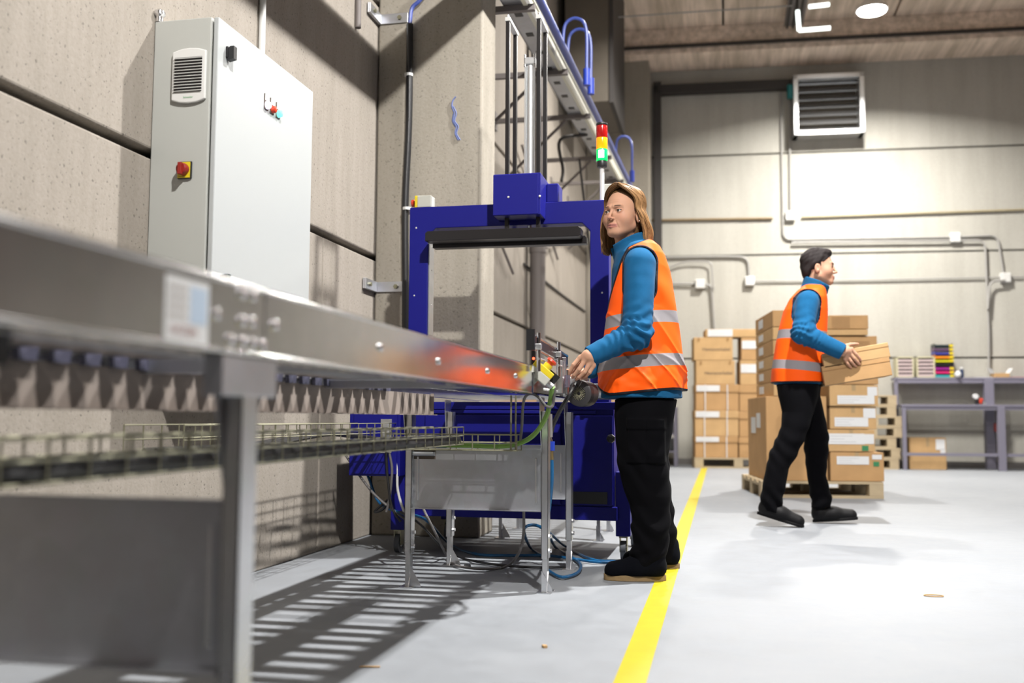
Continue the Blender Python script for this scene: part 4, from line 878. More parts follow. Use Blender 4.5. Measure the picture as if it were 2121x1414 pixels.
obj('worktop', bw_box(MB(), va_, vb_, oa + .04, ob + .03, lz_, lz_ + .03), sp, t, bevel=.003)
obj('worktop_beam', bw_box(MB(), va_, vb_, ob - .02, ob + .02, lz_ - .045, lz_), sp, t)
zr = bp(1950, 941, ob).z; obj('foot_rail', bw_box(MB(), va_, vb_, ob - .02, ob + .02, zr - .02, zr + .02), sp, t)
for px in (1873, 2074): u_ = bnu(px, ob); obj('side_rail', bw_box(MB(), u_ - .02, u_ + .02, oa, ob, zr - .02, zr + .02), sp, t)
leg(2215, ob, lz_, .06); leg(2215, oa, uz, .06)
def at_bench(px, off, z): u_ = bnu(px, off); return BW(u_, off, z)
# carton under the bench
c0 = bnu(1883, .75); c1 = bnu(1959, .75); hz = bp(1920, 906, .75).z
b0 = BW(c0, .75, 0); box('carton with white label standing on the floor under the packing bench', ((b0.x, b0.y, 0), BWA), 0, 0, .001, c1 - c0, .42, hz, stickers=[(.72, .62, .97, .95), (.84, .52, .98, .64)], tape=True, m=MT['card2'])
# letter-tray cabinets
ztop = uz + .031
for i, (pa, pb) in enumerate(((1861, 1897), (1903, 1941))):
    u0_, u1 = bnu(pa, oa), bnu(pb, oa); z1 = bp(1880, 738, oa).z
    t = thing('drawer_organiser', 'cream drawer organiser on the upper bench shelf, ' + ('left one' if i == 0 else 'right one next to the coloured trays'), 'organiser', BW((u0_ + u1) / 2, .15, ztop), BWA, group='cream drawer organisers on the bench')
    w_ = u1 - u0_; hh = z1 - ztop
    obj('casing', MB().span((-w_ / 2, -.12, 0), (-w_ / 2 + .02, .1, hh)).span((w_ / 2 - .02, -.12, 0), (w_ / 2, .1, hh)).span((-w_ / 2, -.12, hh - .02), (w_ / 2, .1, hh)).span((-w_ / 2, -.12, 0), (w_ / 2, .1, .015)).span((-w_ / 2, .08, 0), (w_ / 2, .1, hh)), MT['cream'], t, world=False)
    d0 = None; slots = 5
    for k in range(slots):
        if d0 is None: d0 = obj('drawer', MB().span((-w_ / 2 + .021, -.118, 0), (w_ / 2 - .021, .07, .032)), mat('pinkish_tray', (.62, .5, .5), .5), t, world=False); q = d0
        else: q = copypart(d0, t, (0, 0, 0))
        q.location = (0, 0, .018 + k * (hh - .04) / slots)
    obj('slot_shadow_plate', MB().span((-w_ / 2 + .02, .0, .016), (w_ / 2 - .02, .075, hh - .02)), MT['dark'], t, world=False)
# coloured tray tower
u0_, u1 = bnu(1941, oa), bnu(1979, oa); z1 = bp(1960, 711, oa).z; w_ = u1 - u0_; n = 9; hh = (z1 - ztop) / n
cols_ = [(.06, .42, .45), (.75, .03, .2), (.35, .02, .3), (.02, .02, .02), (.62, .60, .02), (.9, .3, .02), (.05, .05, .32), (.12, .06, .14), (.015, .03, .035)]
names_ = ['teal', 'magenta', 'purple', 'black', 'yellow', 'orange', 'navy blue', 'plum', 'black top']
for k in range(n):
    t = thing('letter_tray', names_[k] + ' tray in the tower of coloured trays on the bench', 'tray', BW((u0_ + u1) / 2, .16, ztop + k * hh), BWA, group='coloured trays stacked on the bench')
    cm = mat(names_[k].replace(' ', '_') + '_tray', cols_[k], .35)
    obj('tray_body', MB().span((-w_ / 2, -.12, .001), (w_ / 2, .1, .006)).span((-w_ / 2, -.12, .001), (-w_ / 2 + .008, .1, hh - .003)).span((w_ / 2 - .008, -.12, .001), (w_ / 2, .1, hh - .003)).span((-w_ / 2, .09, .001), (w_ / 2, .1, hh - .003)).span((-w_ / 2, -.12, .001), (w_ / 2 - .03, -.112, hh * .62)), cm, t, world=False)
    obj('tray_clip', MB().span((w_ / 2 - .05, -.123, .006), (w_ / 2 + .004, -.11, hh * .7)), MT['yellow'] if k not in (3,) else MT['black'], t, world=False)
t = thing('bottle', 'small dark bottle with white cap on the bench shelf', 'bottle', at_bench(1996, oa, ztop)); p = at_bench(1996, oa, ztop)
obj('bottle_body', MB().lathe(p, (0, 0, 1), [(0, .028), (.1, .028), (.12, .018)], 14), mat('dark_blue_plastic', (.02, .04, .1), .3), t, smooth=True); obj('cap', MB().lathe(p + Vector((0, 0, .12)), (0, 0, 1), [(0, .025), (.03, .025)], 14), MT['white_pl'], t, smooth=True)
t = thing('tape_roll', 'white roll lying against the coloured tray tower', 'roll', at_bench(1989, oa, ztop)); p = at_bench(1988, oa + .03, ztop)
obj('roll_body', MB().lathe(p, (0, 0, 1), [(0, .03), (.03, .045), (.06, .042), (.09, .02)], 16), MT['paper'], t, smooth=True)
t = thing('open_carton', 'small opened carton with flaps up on the right end of the bench shelf', 'box', at_bench(2078, oa, ztop)); u_ = bnu(2079, oa)
obj('carton_body', bw_box(MB(), u_ - .10, u_ + .10, .1, .3, ztop, ztop + .06), MT['card2'], t, bevel=.003)
for s in (-1, 1): c = BW(u_ + s * .12, .2, ztop + .09); obj('flap', MB().box(c, (.1, .18, .004), Matrix.Rotation(BWA, 3, 'Z') @ Matrix.Rotation(s * R(-55), 3, 'Y')), MT['paper'], t)
t = obj('paper_sheet', bw_box(MB(), bnu(2025, oa), bnu(2060, oa), .06, .28, ztop, ztop + .006), MT['paper']); tag(t, 'white sheets of paper on the bench shelf left of the open carton', 'paper')
t = obj('paper_strip', bw_box(MB(), bnu(2096, oa), bnu(2135, oa), .1, .26, ztop, ztop + .01), mat('pink_paper', (.6, .3, .28), .6)); tag(t, 'pinkish flat strip on the bench shelf at the right picture edge', 'paper')
zl = lz_ + .031; t = thing('tape_dispenser', 'red and black hand tape dispenser on the lower worktop', 'dispenser', at_bench(2032, .6, zl)); p = at_bench(2032, .7, zl)
obj('dispenser_body', MB().box(p + Vector((-.04, 0, .035)), (.05, .05, .07)), MT['black'], t, bevel=.006); obj('handle', MB().box(p + Vector((.01, 0, .05)), (.045, .04, .08), Matrix.Rotation(.3, 3, 'Y')), MT['red'], t, bevel=.01)
obj('tape_roll', MB().cyl(p + Vector((-.055, -.02, .115)), p + Vector((-.055, .03, .115)), .035, n=16), MT['paper'], t, smooth=True); obj('blade_holder', MB().cyl(p + Vector((.05, -.02, .02)), p + Vector((.05, .02, .02)), .02, n=12), MT['alu'], t)
u_ = bnu(2062, .5); t = thing('hanging_tool', 'dark red tool hanging under the worktop by the table leg', 'tool', at_bench(2062, .5, .3)); p = at_bench(2064, .6, 0); zt_ = bp(2064, 885, .6).z
obj('tool_body', MB().box((p.x, p.y, zt_), (.06, .05, .12)), MT['redd'], t, bevel=.01); obj('cord', MB().cyl((p.x, p.y, zt_ + .06), (p.x, p.y, lz_), .005, n=6), MT['black'], t)
# ================================================================== PEOPLE: distance fields meshed with surface nets
f32 = np.float32
def grid(lo, hi, h):
    ax_ = [np.arange(lo[i], hi[i] + h, h, dtype=f32) for i in range(3)]
    X, Y, Z = np.meshgrid(*ax_, indexing='ij'); return X, Y, Z
def sdf_mesh(fn, lo, hi, h):
    X, Y, Z = grid(lo, hi, h); D = fn(X, Y, Z).astype(f32); sh = D.shape; ins = D < 0
    cs = tuple(s - 1 for s in sh); cnt = np.zeros(cs, np.int8)
    C8 = [(i, j, k) for i in (0, 1) for j in (0, 1) for k in (0, 1)]
    def sl(c, A): return A[c[0]:c[0] + cs[0], c[1]:c[1] + cs[1], c[2]:c[2] + cs[2]]
    for c in C8: cnt += sl(c, ins)
    act = (cnt > 0) & (cnt < 8); idx = np.full(cs, -1, np.int64); n = int(act.sum()); idx[act] = np.arange(n)
    I, J, K = np.nonzero(act); acc = np.zeros((n, 3)); m = np.zeros(n)
    for a in C8:
        for d in range(3):
            if a[d] == 0:
                b_ = list(a); b_[d] = 1
                va = D[I + a[0], J + a[1], K + a[2]]; vb = D[I + b_[0], J + b_[1], K + b_[2]]
                cr = (va < 0) != (vb < 0); t = np.where(cr, va / np.where(cr, va - vb, 1), 0)
                p = np.array(a, float)[None] + np.zeros((n, 3)); p[:, d] = t
                acc[cr] += p[cr]; m += cr
    V = (np.stack([I, J, K], 1) + acc / m[:, None]) * h + np.array(lo)
    F = []
    for d in range(3):
        e = [1, 2] if d == 0 else ([2, 0] if d == 1 else [0, 1])
        s0 = [slice(None)] * 3; s1 = [slice(None)] * 3; s0[d] = slice(0, -1); s1[d] = slice(1, None)
        A = ins[tuple(s0)]; B = ins[tuple(s1)]; cr = A != B
        i = np.stack(np.nonzero(cr), 1); ok = (i[:, e[0]] > 0) & (i[:, e[1]] > 0) & (i[:, e[0]] < sh[e[0]] - 1) & (i[:, e[1]] < sh[e[1]] - 1); i = i[ok]
        fl_ = A[tuple(i.T)]
        def g(o1, o2): q = i.copy(); q[:, e[0]] += o1; q[:, e[1]] += o2; return idx[tuple(q.T)]
        q = np.stack([g(-1, -1), g(0, -1), g(0, 0), g(-1, 0)], 1); q[~fl_] = q[~fl_][:, ::-1]; F.append(q)
    return V, np.concatenate(F)
def smin(a, b, k): h = np.clip(0.5 + 0.5 * (b - a) / k, 0, 1); return b + (a - b) * h - k * h * (1 - h)
def smax(a, b, k): return -smin(-a, -b, k)
def cone(X, Y, Z, a, b, ra, rb):
    ba = np.array(b, float) - np.array(a, float); l2 = float(ba @ ba); px, py, pz = X - f32(a[0]), Y - f32(a[1]), Z - f32(a[2])
    t = np.clip((px * ba[0] + py * ba[1] + pz * ba[2]) / l2, 0, 1).astype(f32)
    return np.sqrt((px - t * ba[0]) ** 2 + (py - t * ba[1]) ** 2 + (pz - t * ba[2]) ** 2) - (ra + (rb - ra) * t)
def chain(X, Y, Z, pts, rs, k=.02):
    d = None
    for i in range(len(pts) - 1):
        c = cone(X, Y, Z, pts[i], pts[i + 1], rs[i], rs[i + 1]); d = c if d is None else smin(d, c, k)
    return d
def ell(X, Y, Z, c, r):
    k = np.sqrt(((X - c[0]) / r[0]) ** 2 + ((Y - c[1]) / r[1]) ** 2 + ((Z - c[2]) / r[2]) ** 2); return (k - 1) * min(r)
def loft(X, Y, Z, rows, n=2.3, off=0.0):
    """rows: (z, xc, yc, a, b) sorted upward"""
    rows = np.array(rows, float); z = Z[0, 0, :] if Z.ndim == 3 else Z
    s = [np.interp(z, rows[:, 0], rows[:, i]).astype(f32) for i in range(1, 5)]
    u = np.abs(X - s[0]) / (s[2] + off); v = np.abs(Y - s[1]) / (s[3] + off); k = (u ** n + v ** n) ** (1 / n)
    return np.maximum((k - 1) * np.minimum(s[2] + off, s[3] + off), np.maximum(Z - (rows[-1, 0] + off), rows[0, 0] - off - Z))
def wav(X, Y, Z, f, seed, warp=.6):
    r = np.random.default_rng(seed); o = 0
    for i in range(4):
        k = r.normal(size=3); k = k / np.linalg.norm(k) * f * (1 + .5 * i); q = r.normal(size=3); q = q / np.linalg.norm(q) * f * .5; p = r.uniform(0, 6, 2)
        o = o + np.sin(k[0] * X + k[1] * Y + k[2] * Z + p[0] + warp * 2 * np.sin(q[0] * X + q[1] * Y + q[2] * Z + p[1])) / (1 + .6 * i)
    return o / 2.2
def npmesh(name, V, F, mat_, parent, cols=None, attrs=None, smooth=True, xf=None, kind=None):
    if xf is not None: V = V @ np.array(xf.to_3x3()).T + np.array(xf.translation)
    inv = root_matrix(parent).inverted(); Vl = V @ np.array(inv.to_3x3()).T + np.array(inv.translation)
    me = bpy.data.meshes.new(name); me.vertices.add(len(Vl)); me.vertices.foreach_set('co', Vl.astype(f32).ravel())
    F = np.asarray(F); me.loops.add(F.size); me.loops.foreach_set('vertex_index', F.ravel().astype(np.int32))
    me.polygons.add(len(F)); me.polygons.foreach_set('loop_start', np.arange(0, F.size, F.shape[1], dtype=np.int32)); me.polygons.foreach_set('loop_total', np.full(len(F), F.shape[1], np.int32))
    me.update(calc_edges=True); me.validate()
    me.polygons.foreach_set('use_smooth', [smooth] * len(me.polygons)); me.materials.append(mat_)
    if cols is not None:
        a = me.color_attributes.new('Col', 'FLOAT_COLOR', 'POINT'); c4 = np.ones((len(Vl), 4), f32); c4[:, :3] = cols; a.data.foreach_set('color', c4.ravel())
    for k, v in (attrs or {}).items():
        a = me.attributes.new(k, 'FLOAT', 'POINT'); a.data.foreach_set('value', np.asarray(v, f32))
    o = bpy.data.objects.new(name, me); COL.objects.link(o); o.parent = parent; WM[o.name] = root_matrix(parent); return o
def colmat(name, rough, sss=0, spec=.5, bmp=0, bs=300, sheen=0):
    m, nt, b = nodes(name); a = nt.nodes.new('ShaderNodeVertexColor'); a.layer_name = 'Col'; nt.links.new(a.outputs[0], b.inputs['Base Color'])
    b.inputs['Roughness'].default_value = rough; b.inputs['Specular IOR Level'].default_value = spec
    if sss: b.inputs['Subsurface Weight'].default_value = sss; b.inputs['Subsurface Radius'].default_value = (.012, .004, .002); b.inputs['Subsurface Scale'].default_value = 1.0
    if bmp: bump(nt, noise(nt, coords(nt), bs, 3, .6), bmp, .001, b)
    if sheen: b.inputs['Sheen Weight'].default_value = sheen
    return m
MT['skin'] = colmat('skin', .58, sss=.12, spec=.22, bmp=.15, bs=600); MT['hair'] = colmat('hair', .42, spec=.3)
def cloth(name, col, rough=.9, sheen=.3, weave=700, bs=.15, var=.12):
    m, nt, b = nodes(name); b.inputs['Roughness'].default_value = rough; b.inputs['Sheen Weight'].default_value = sheen; b.inputs['Specular IOR Level'].default_value = .06
    n = noise(nt, coords(nt), 14, 4, .6); nt.links.new(ramp(nt, n, [(.3, tuple(c * (1 - var) for c in col)), (.7, tuple(min(1, c * (1 + var)) for c in col))]), b.inputs['Base Color'])
    bump(nt, noise(nt, coords(nt), weave, 3, .6), bs, .002, b); return m
MT['fleece'] = cloth('blue_fleece', (.009, .080, .185), sheen=.04); MT['trouser'] = cloth('black_work_cloth', (.0016, .0016, .0024), rough=.85, sheen=.008, weave=900); MT['suede'] = cloth('dark_suede', (.0022, .0026, .0045), sheen=.01)
MT['sole'] = mat('crepe_sole', (.33, .22, .10), .7, var=.1, vscale=60); MT['shoe'] = mat('black_trainer', (.003, .003, .004), .6, spec=.2)
m, nt, b = nodes('orange_vest'); b.inputs['Roughness'].default_value = .6; b.inputs['Specular IOR Level'].default_value = .25
def gt(attr, thr=0.0):
    a = nt.nodes.new('ShaderNodeAttribute'); a.attribute_name = attr; g = N(nt, 'ShaderNodeMath', operation='GREATER_THAN'); g.inputs[1].default_value = thr; nt.links.new(a.outputs['Fac'], g.inputs[0]); return g.outputs[0]
c = mix(nt, gt('band'), (.95, .10, .001), (.25, .235, .25)); c = mix(nt, gt('trim'), c, (.008, .006, .01)); nt.links.new(c, b.inputs['Base Color'])
bump(nt, noise(nt, coords(nt), 500, 2, .6), .12, .001, b); MT['vest'] = m

SK = np.array((.56, .31, .205)) * .78; LIP = np.array((.30, .115, .10)); 
def head_fn(sx=1.0, male=False):
    def f(X, Y, Z):
        A = np.abs(X)
        d = ell(X, Y, Z, (0, -.014, .032), (.073, .091, .086))
        d = smin(d, ell(X, Y, Z, (0, .026, -.028), (.060, .060, .080)), .03)
        jw = .050 if male else .047
        d = smin(d, cone(A, Y, Z, (jw, .0, -.058), (.014, .062, -.092), .021, .020), .022)
        d = smin(d, ell(X, Y, Z, (0, .068, -.094), (.021, .019, .017)), .018)
        d = smin(d, ell(A, Y, Z, (.038, .045, -.032), (.028, .027, .028)), .03)
        d = smin(d, cone(A, Y, Z, (.010, .084, .018), (.038, .074, .018), .0085, .007), .014)      # brow
        d = smax(d, -ell(A, Y, Z, (.032, .092, .0), (.019, .016, .0125)), .012)                    # sockets
        d = smin(d, cone(X, Y, Z, (0, .083, .008), (0, .105, -.030), .0055, .0075), .009)          # nose
        d = smin(d, ell(X, Y, Z, (0, .1075, -.034), (.0078, .008, .0072)), .006)
        d = smin(d, ell(A, Y, Z, (.0105, .095, -.037), (.0062, .009, .0068)), .005)
        d = smax(d, -ell(A, Y, Z, (.0065, .100, -.044), (.0035, .006, .004)), .003)                 # nostrils
        d = smin(d, ell(X, Y, Z, (0, .076, -.066), (.027, .017, .018)), .014)                      # muzzle
        d = smin(d, cone(A, Y, Z, (.0, .0925, -.0625), (.021, .083, -.0665), .0045, .002), .005)     # lips
        d = smin(d, cone(A, Y, Z, (.0, .0915, -.0735), (.018, .083, -.0695), .0052, .002), .005)
        d = smax(d, -cone(A, Y, Z, (0, .0985, -.0678), (.022, .088, -.0680), .0022, .001), .003)     # mouth line
        d = smax(d, -cone(A, Y, Z, (.022, .094, -.044), (.034, .080, -.074), .0034, .002), .006)     # smile fold
        lid = ell(A, Y, Z, (.031, .0690, .0), (.0175, .0148, .0145)); lid = smax(lid, -ell(A, Y, Z, (.031, .086, -.0008), (.0140, .0135, .0052)), .0015)
        d = smin(d, lid, .0035)
        d = smax(d, -ell(A, Y, Z, (.031, .069, .0), (.0122, .0125, .0125)), .001) if False else d
        ear = ell(A, Y, Z, (.077, -.012, -.016), (.010, .017, .030)); ear = smax(ear, -ell(A, Y, Z, (.088, -.008, -.010), (.009, .009, .017)), .004)
        d = smin(d, ear, .006)
        d = smin(d, cone(X, Y, Z, (0, -.025, -.055), (0, -.030, -.17), .052 if male else .046, .058 if male else .05), .03)
        return d
    return f
def head_cols(V, lipc, browc, male):
    x, y, z = np.abs(V[:, 0]), V[:, 1], V[:, 2]; C = np.tile(SK, (len(V), 1))
    def put(m_, c): 
        nonlocal C
        m_ = np.clip(m_, 0, 1)[:, None]; C = C * (1 - m_) + np.array(c) * m_
    put(.25 * np.exp(-((x - .042) ** 2 + (z + .03) ** 2 + (y - .07) ** 2) / .0006), (.45, .17, .12))
    put(.2 * np.exp(-(x ** 2 + (z + .036) ** 2) / .0002) * (y > .09), (.45, .16, .12))
    put(.45 * np.exp(-((x - .031) ** 2 / .0003 + (z) ** 2 / .00012)) * (y > .05), (.33, .15, .10))
    lm = np.clip(1.3 - np.maximum(np.abs(z + .068) / (.0085 - .10 * np.clip(x - .006, 0, 1)), x / .0235), 0, .3) / .3 * (y > .078)
    put(lm * .85, lipc)
    bz_ = .0215 + .03 * (x - .02) - 6.0 * (x - .030) ** 2
    put((np.clip(1.6 - np.abs(z - bz_) / (.0030 if male else .0021), 0, .6) / .6) * np.clip((x - .012) / .006, 0, 1) * np.clip((.048 - x) / .008, 0, 1) * (y > .055) * (.85 if male else .95), browc)
    put(.5 * np.exp(-((x - (.0225 + .30 * (-.044 - z))) ** 2) / .000006) * (z < -.044) * (z > -.078) * (y > .07), (.22, .10, .065))  # shade of the smile fold, darkened into the skin colour
    put(.9 * (((x - .0062) / .0042) ** 2 + ((z + .0445) / .0032) ** 2 < 1) * (y > .09), (.06, .02, .015))  # nostril shade painted into the skin colour
    put(.35 * np.exp(-(((x - .031) / .014) ** 2 + ((z + .014) / .003) ** 2)) * (y > .06), (.22, .10, .07))  # shade under the eyes put into the skin colour
    put(.22 * np.exp(-((z - .052) / .0012) ** 2) * (x < .03) + .22 * np.exp(-((z - .042) / .0012) ** 2) * (x < .028), (.28, .13, .09)) if not male else None  # forehead lines, their crease shade painted as darker skin
    put((np.abs(z - .0045 + 9 * (x - .031) ** 2) < .0016) * (np.abs(x - .031) < .0155) * (y > .07) * .95, (.02, .015, .01))
    put((np.abs(z + .0678) < .0014) * (x < .022) * (y > .08) * .9, (.07, .02, .02))  # shade between the lips, painted as a dark line
    return C
def eyeballs(person, xf, gaze=(0, 1, 0)):
    wht = bpy.data.materials.get('eye_white') or mat('eye_white', (.62, .57, .54), .25); iris = bpy.data.materials.get('iris_brown') or mat('iris_brown', (.05, .028, .015), .2)
    g = (xf.to_3x3() @ Vector(gaze)).normalized()
    for s in (-1, 1):
        c = xf @ Vector((.031 * s, .0688, -.0003)); mb = MB(); prof = []; R_ = .0132
        mb.lathe(c, g, [(R_ * math.sin(a), R_ * math.cos(a)) for a in np.linspace(-PI / 2 + .05, PI / 2 - .02, 14)], 20)
        mb.mi = 1; mb.lathe(c + g * (R_ * .90), g, [(0, .0060), (.0016, .0052), (.0020, .002)], 16)
        obj('eye', mb, [wht, iris], person, smooth=True)
def hand_fn(wr, palm, fingers, k=.006):
    """wr: wrist point, palm: list of (a,b,r) lobes, fingers: list of ([points],[radii])"""
    def f(X, Y, Z):
        d = None
        for a, b_, ra, rb in palm: c_ = cone(X, Y, Z, a, b_, ra, rb); d = c_ if d is None else smin(d, c_, .014)
        for pts, rs in fingers: d = smin(d, chain(X, Y, Z, pts, rs, .002), k)
        return d
    return f
def bbox(pts, m_): P = np.array([list(p) for p in pts]); return P.min(0) - m_, P.max(0) + m_
def joinparts(parts):
    Vs, Fs, Cs, b_ = [], [], [], 0
    for V, F, C in parts: Vs.append(V); Fs.append(F + b_); Cs.append(C); b_ += len(V)
    return np.concatenate(Vs), np.concatenate(Fs), np.concatenate(Cs)
def handmesh(fingers, palm, wr):
    pts = [p for f_ in fingers for p in f_[0]] + [q for a in palm for q in a[:2]]
    lo, hi = bbox(pts, .045); V, F = sdf_mesh(hand_fn(wr, palm, fingers), lo, hi, .0018)
    C = np.tile(SK, (len(V), 1))
    for f_ in fingers:
        for q, w_ in ((f_[0][-1], .5), (f_[0][len(f_[0]) // 2], .3)): dd = np.linalg.norm(V - np.array(list(q)), axis=1); m_ = (w_ * np.exp(-(dd / .009) ** 2))[:, None]; C = C * (1 - m_) + np.array((.46, .18, .13)) * m_
    return V, F, C
def shoe(person, heel, toe, m_up, m_sole, L=.27, pitch=0, W=.10, top=.10, solet=.02, label=None):
    """heel/toe: ground points giving the direction; built in a local frame x forward"""
    heel = Vector(heel); d = Vector(toe) - heel; d.normalize(); lft = Vector((-d.y, d.x, 0)).normalized(); u = d.cross(lft)
    xf = Matrix(((d.x, lft.x, u.x, heel.x), (d.y, lft.y, u.y, heel.y), (d.z, lft.z, u.z, heel.z), (0, 0, 0, 1)))
    s = L / .27
    def f(X, Y, Z):
        X = X / s; Z = Z - solet
        d_ = cone(X, Y * .92, Z, (.042, 0, .036), (.12, 0, .034), .044, .044)
        d_ = smin(d_, cone(X, Y * .92, Z, (.12, 0, .030), (.222, .004, .016), .046, .040), .03)
        d_ = smin(d_, cone(X, Y, Z, (.05, 0, .03), (.045, 0, top), .040, .044), .03)
        return smax(d_, -Z - .001, .004)
    V, F = sdf_mesh(f, (-.03, -.08, -.01), (.30, .08, top + .08), .004); keep = None
    up_ = npmesh('shoe', V, F, m_up, person, xf=xf)
    if label: up_['label'] = label
    n = 28; out = []
    for i in range(n):
        a = 2 * PI * i / n; x = .131 + .134 * math.cos(a); w_ = (.032 + .014 * max(0, math.cos(a * .5) ** 2) + .006 * math.cos(a)) * 1.05; out.append((x * s, w_ * math.copysign(abs(math.sin(a)) ** .75, math.sin(a))))
    mb = MB(); vs_ = [xf @ Vector((x, y, 0)) for x, y in out] + [xf @ Vector((x, y, solet + .004)) for x, y in out]
    mb.add(vs_, [tuple(range(n))[::-1], tuple(range(n, 2 * n))] + [(i, (i + 1) % n, n + (i + 1) % n, n + i) for i in range(n)])
    so_ = obj('sole', mb, m_sole, person, smooth=True, bevel=.002); so_.parent = up_
    return up_

# ------------------------------------------------------------------ THE WOMAN
YW = 4.42
def r2(rows, Y, n0=0):                            # (py, px_front, px_back, halfwidth[, yc]) -> loft rows
    out = []
    for r in rows:
        yc = r[4] if len(r) > 4 else Y; a = PY(r[1], r[0], yc); b_ = PY(r[2], r[0], yc); out.append((a.z, (a.x + b_.x) / 2, yc, abs(b_.x - a.x) / 2, r[3]))
    return sorted(out)
wm = thing('person', 'woman in orange safety vest and blue fleece reaching to the conveyor, looking back', 'person', (-.35, 4.4, 0))
W_t = r2([(497, 1302, 1340, .06), (503, 1292, 1354, .10), (514, 1280, 1366, .145), (532, 1270, 1376, .172), (560, 1264, 1385, .182), (600, 1262, 1393, .18), (640, 1259, 1400, .18), (680, 1254, 1405, .185), (720, 1250, 1410, .19), (760, 1246, 1414, .20), (790, 1242, 1417, .21), (830, 1240, 1420, .215)], YW)
sh = PY(1325, 548, 4.27); el = PY(1319, 690, 4.175); wr = PY(1222, 738, 4.10)
sh2 = Vector((sh.x - .02, 2 * YW - sh.y, sh.z)); el2 = Vector((el.x - .06, 4.66, el.z)); wr2 = Vector((-.60, 4.60, .90))
fe = (el - wr)
def tube_s(X, Y, Z, a, b):                       # distance along the limb for folds
    ba = np.array(b) - np.array(a); L = np.linalg.norm(ba); ba /= L; return (X - a[0]) * ba[0] + (Y - a[1]) * ba[1] + (Z - a[2]) * ba[2], L
def arm(X, Y, Z, s_, e_, w_, r=(.068, .062, .058, .043), fold=.0045, seed=3):
    d1 = cone(X, Y, Z, s_, e_, r[0], r[1]); d2 = cone(X, Y, Z, e_, w_, r[2], r[3]); d = smin(d1, d2, .03)
    t1, L1 = tube_s(X, Y, Z, s_, e_); t2, L2 = tube_s(X, Y, Z, e_, w_)
    g1 = np.exp(-((t1 - L1) / .09) ** 2); g2 = np.exp(-((t2 - .04) / .10) ** 2)
    w1 = np.sin(t1 * 150 + 3 * np.sin(25 * X + 31 * Y + 10 * Z)); w2 = np.sin(t2 * 165 + 3.2 * np.sin(33 * X + 21 * Y - 26 * Z + 1))
    return d + fold * (w1 * g1 * (d1 < d2 + .02) + w2 * g2 * (d2 < d1 + .02)) + .0022 * wav(X, Y, Z, 38, seed)
def arm_w(X, Y, Z): return arm(X, Y, Z, sh, el, wr)
# fleece jacket
col_c = PY(1308, 520, 4.39)
def collar(X, Y, Z, c, up_, r0_, r1, h0, h1, openf=None, th=.006):
    a = np.array(c); u_ = np.array(Vector(up_).normalized()); t = (X - a[0]) * u_[0] + (Y - a[1]) * u_[1] + (Z - a[2]) * u_[2]
    q = np.sqrt(np.maximum((X - a[0] - t * u_[0]) ** 2 + (Y - a[1] - t * u_[1]) ** 2 + (Z - a[2] - t * u_[2]) ** 2, 0)); r_ = r0_ + (r1 - r0_) * (t - h0) / (h1 - h0)
    d = np.abs(q - r_) - th; d = np.maximum(d, np.maximum(t - h1, h0 - t))
    if openf is not None: d = np.maximum(d, -(np.sqrt((X - openf[0]) ** 2 + (Y - openf[1]) ** 2 + ((Z - openf[2]) * .6) ** 2) - openf[3]))
    return d
def jacket_w(X, Y, Z):
    d = loft(X, Y, Z, W_t, off=-.012) + .003 * wav(X, Y, Z, 22, 5)
    d = np.maximum(d, PY(1340, 826, YW).z - Z)
    d = smin(d, arm_w(X, Y, Z), .02)
    d = smax(d, -(( (X - wr.x) * fe.x + (Y - wr.y) * fe.y + (Z - wr.z) * fe.z) / fe.length + .003), .003)
    d2 = arm(X, Y, Z, sh2, el2, wr2, seed=9); d = smin(d, d2, .02)
    op = Vector((col_c.x - .10, col_c.y - .02, col_c.z + .06))
    c = collar(X, Y, Z, col_c, (-.42, -.08, .9), .074, .082, -.06, .055, (op.x, op.y, op.z, .055)) + .002 * wav(X, Y, Z, 50, 8)
    return smin(d, c, .012)
lo = (-.72, 4.02, PY(1340, 830, YW).z - .02); hi = (-.12, 4.78, 1.56)
V, F = sdf_mesh(jacket_w, lo, hi, .005); npmesh('fleece_jacket', V, F, MT['fleece'], wm)
# vest
cutR = .083
def armcut(X, Y, Z, s_, e_, r_, grow=.0): 
    mid = Vector(s_) + (Vector(e_) - Vector(s_)) * .30; top = Vector(s_) + Vector((0.0, 0, .030))
    a = np.maximum(np.abs(Y - s_[1]) - .13, 0)
    q = np.sqrt(((X - top.x) ** 2)); t = np.clip((top.z - Z) / (top.z - mid.z), 0, 1)
    xc = top.x + (mid.x - top.x) * t; zc_ = top.z + (mid.z - top.z) * t
    return np.maximum(np.sqrt((X - xc) ** 2 + (Z - zc_) ** 2) - r_, np.abs(Y - s_[1]) - .12)
NKW = Vector((PY(1300, 500, 4.4).x, 4.40, PY(1300, 500, 4.4).z))
HZ = PY(1340, 815, YW).z
def hem_w(X, Y, Z): return (HZ - .022 * np.clip((-.30 - X) / .10, -1, 1) * 0 + .012 * np.clip((X + .33) / .12, -1, 1)) + .05 * np.clip((-.47 - X) / .08, 0, 1) ** 2
VF = [PY(px_, py_, 4.28) for px_, py_ in ((1225, 668), (1250, 643), (1257, 619), (1266, 594), (1279, 562), (1288, 537), (1300, 513), (1328, 499), (1350, 480))]
def vfront(X, Z): return (X - np.interp(Z, [p.z for p in VF], [p.x for p in VF])) * .8
def neckcut(X, Y, Z): return cone(X, Y, Z, (NKW.x - .002, 4.40, NKW.z - .008), (NKW.x - .06, 4.40, NKW.z + .12), .078, .10)
def openfront(X, Y, Z):                          # the vest hangs open in front (at -x)
    return np.maximum(np.abs(Y - 4.43) - .035, X + .47)
SHC = Vector((sh.x + .004, sh.y - .04, sh.z - .02))
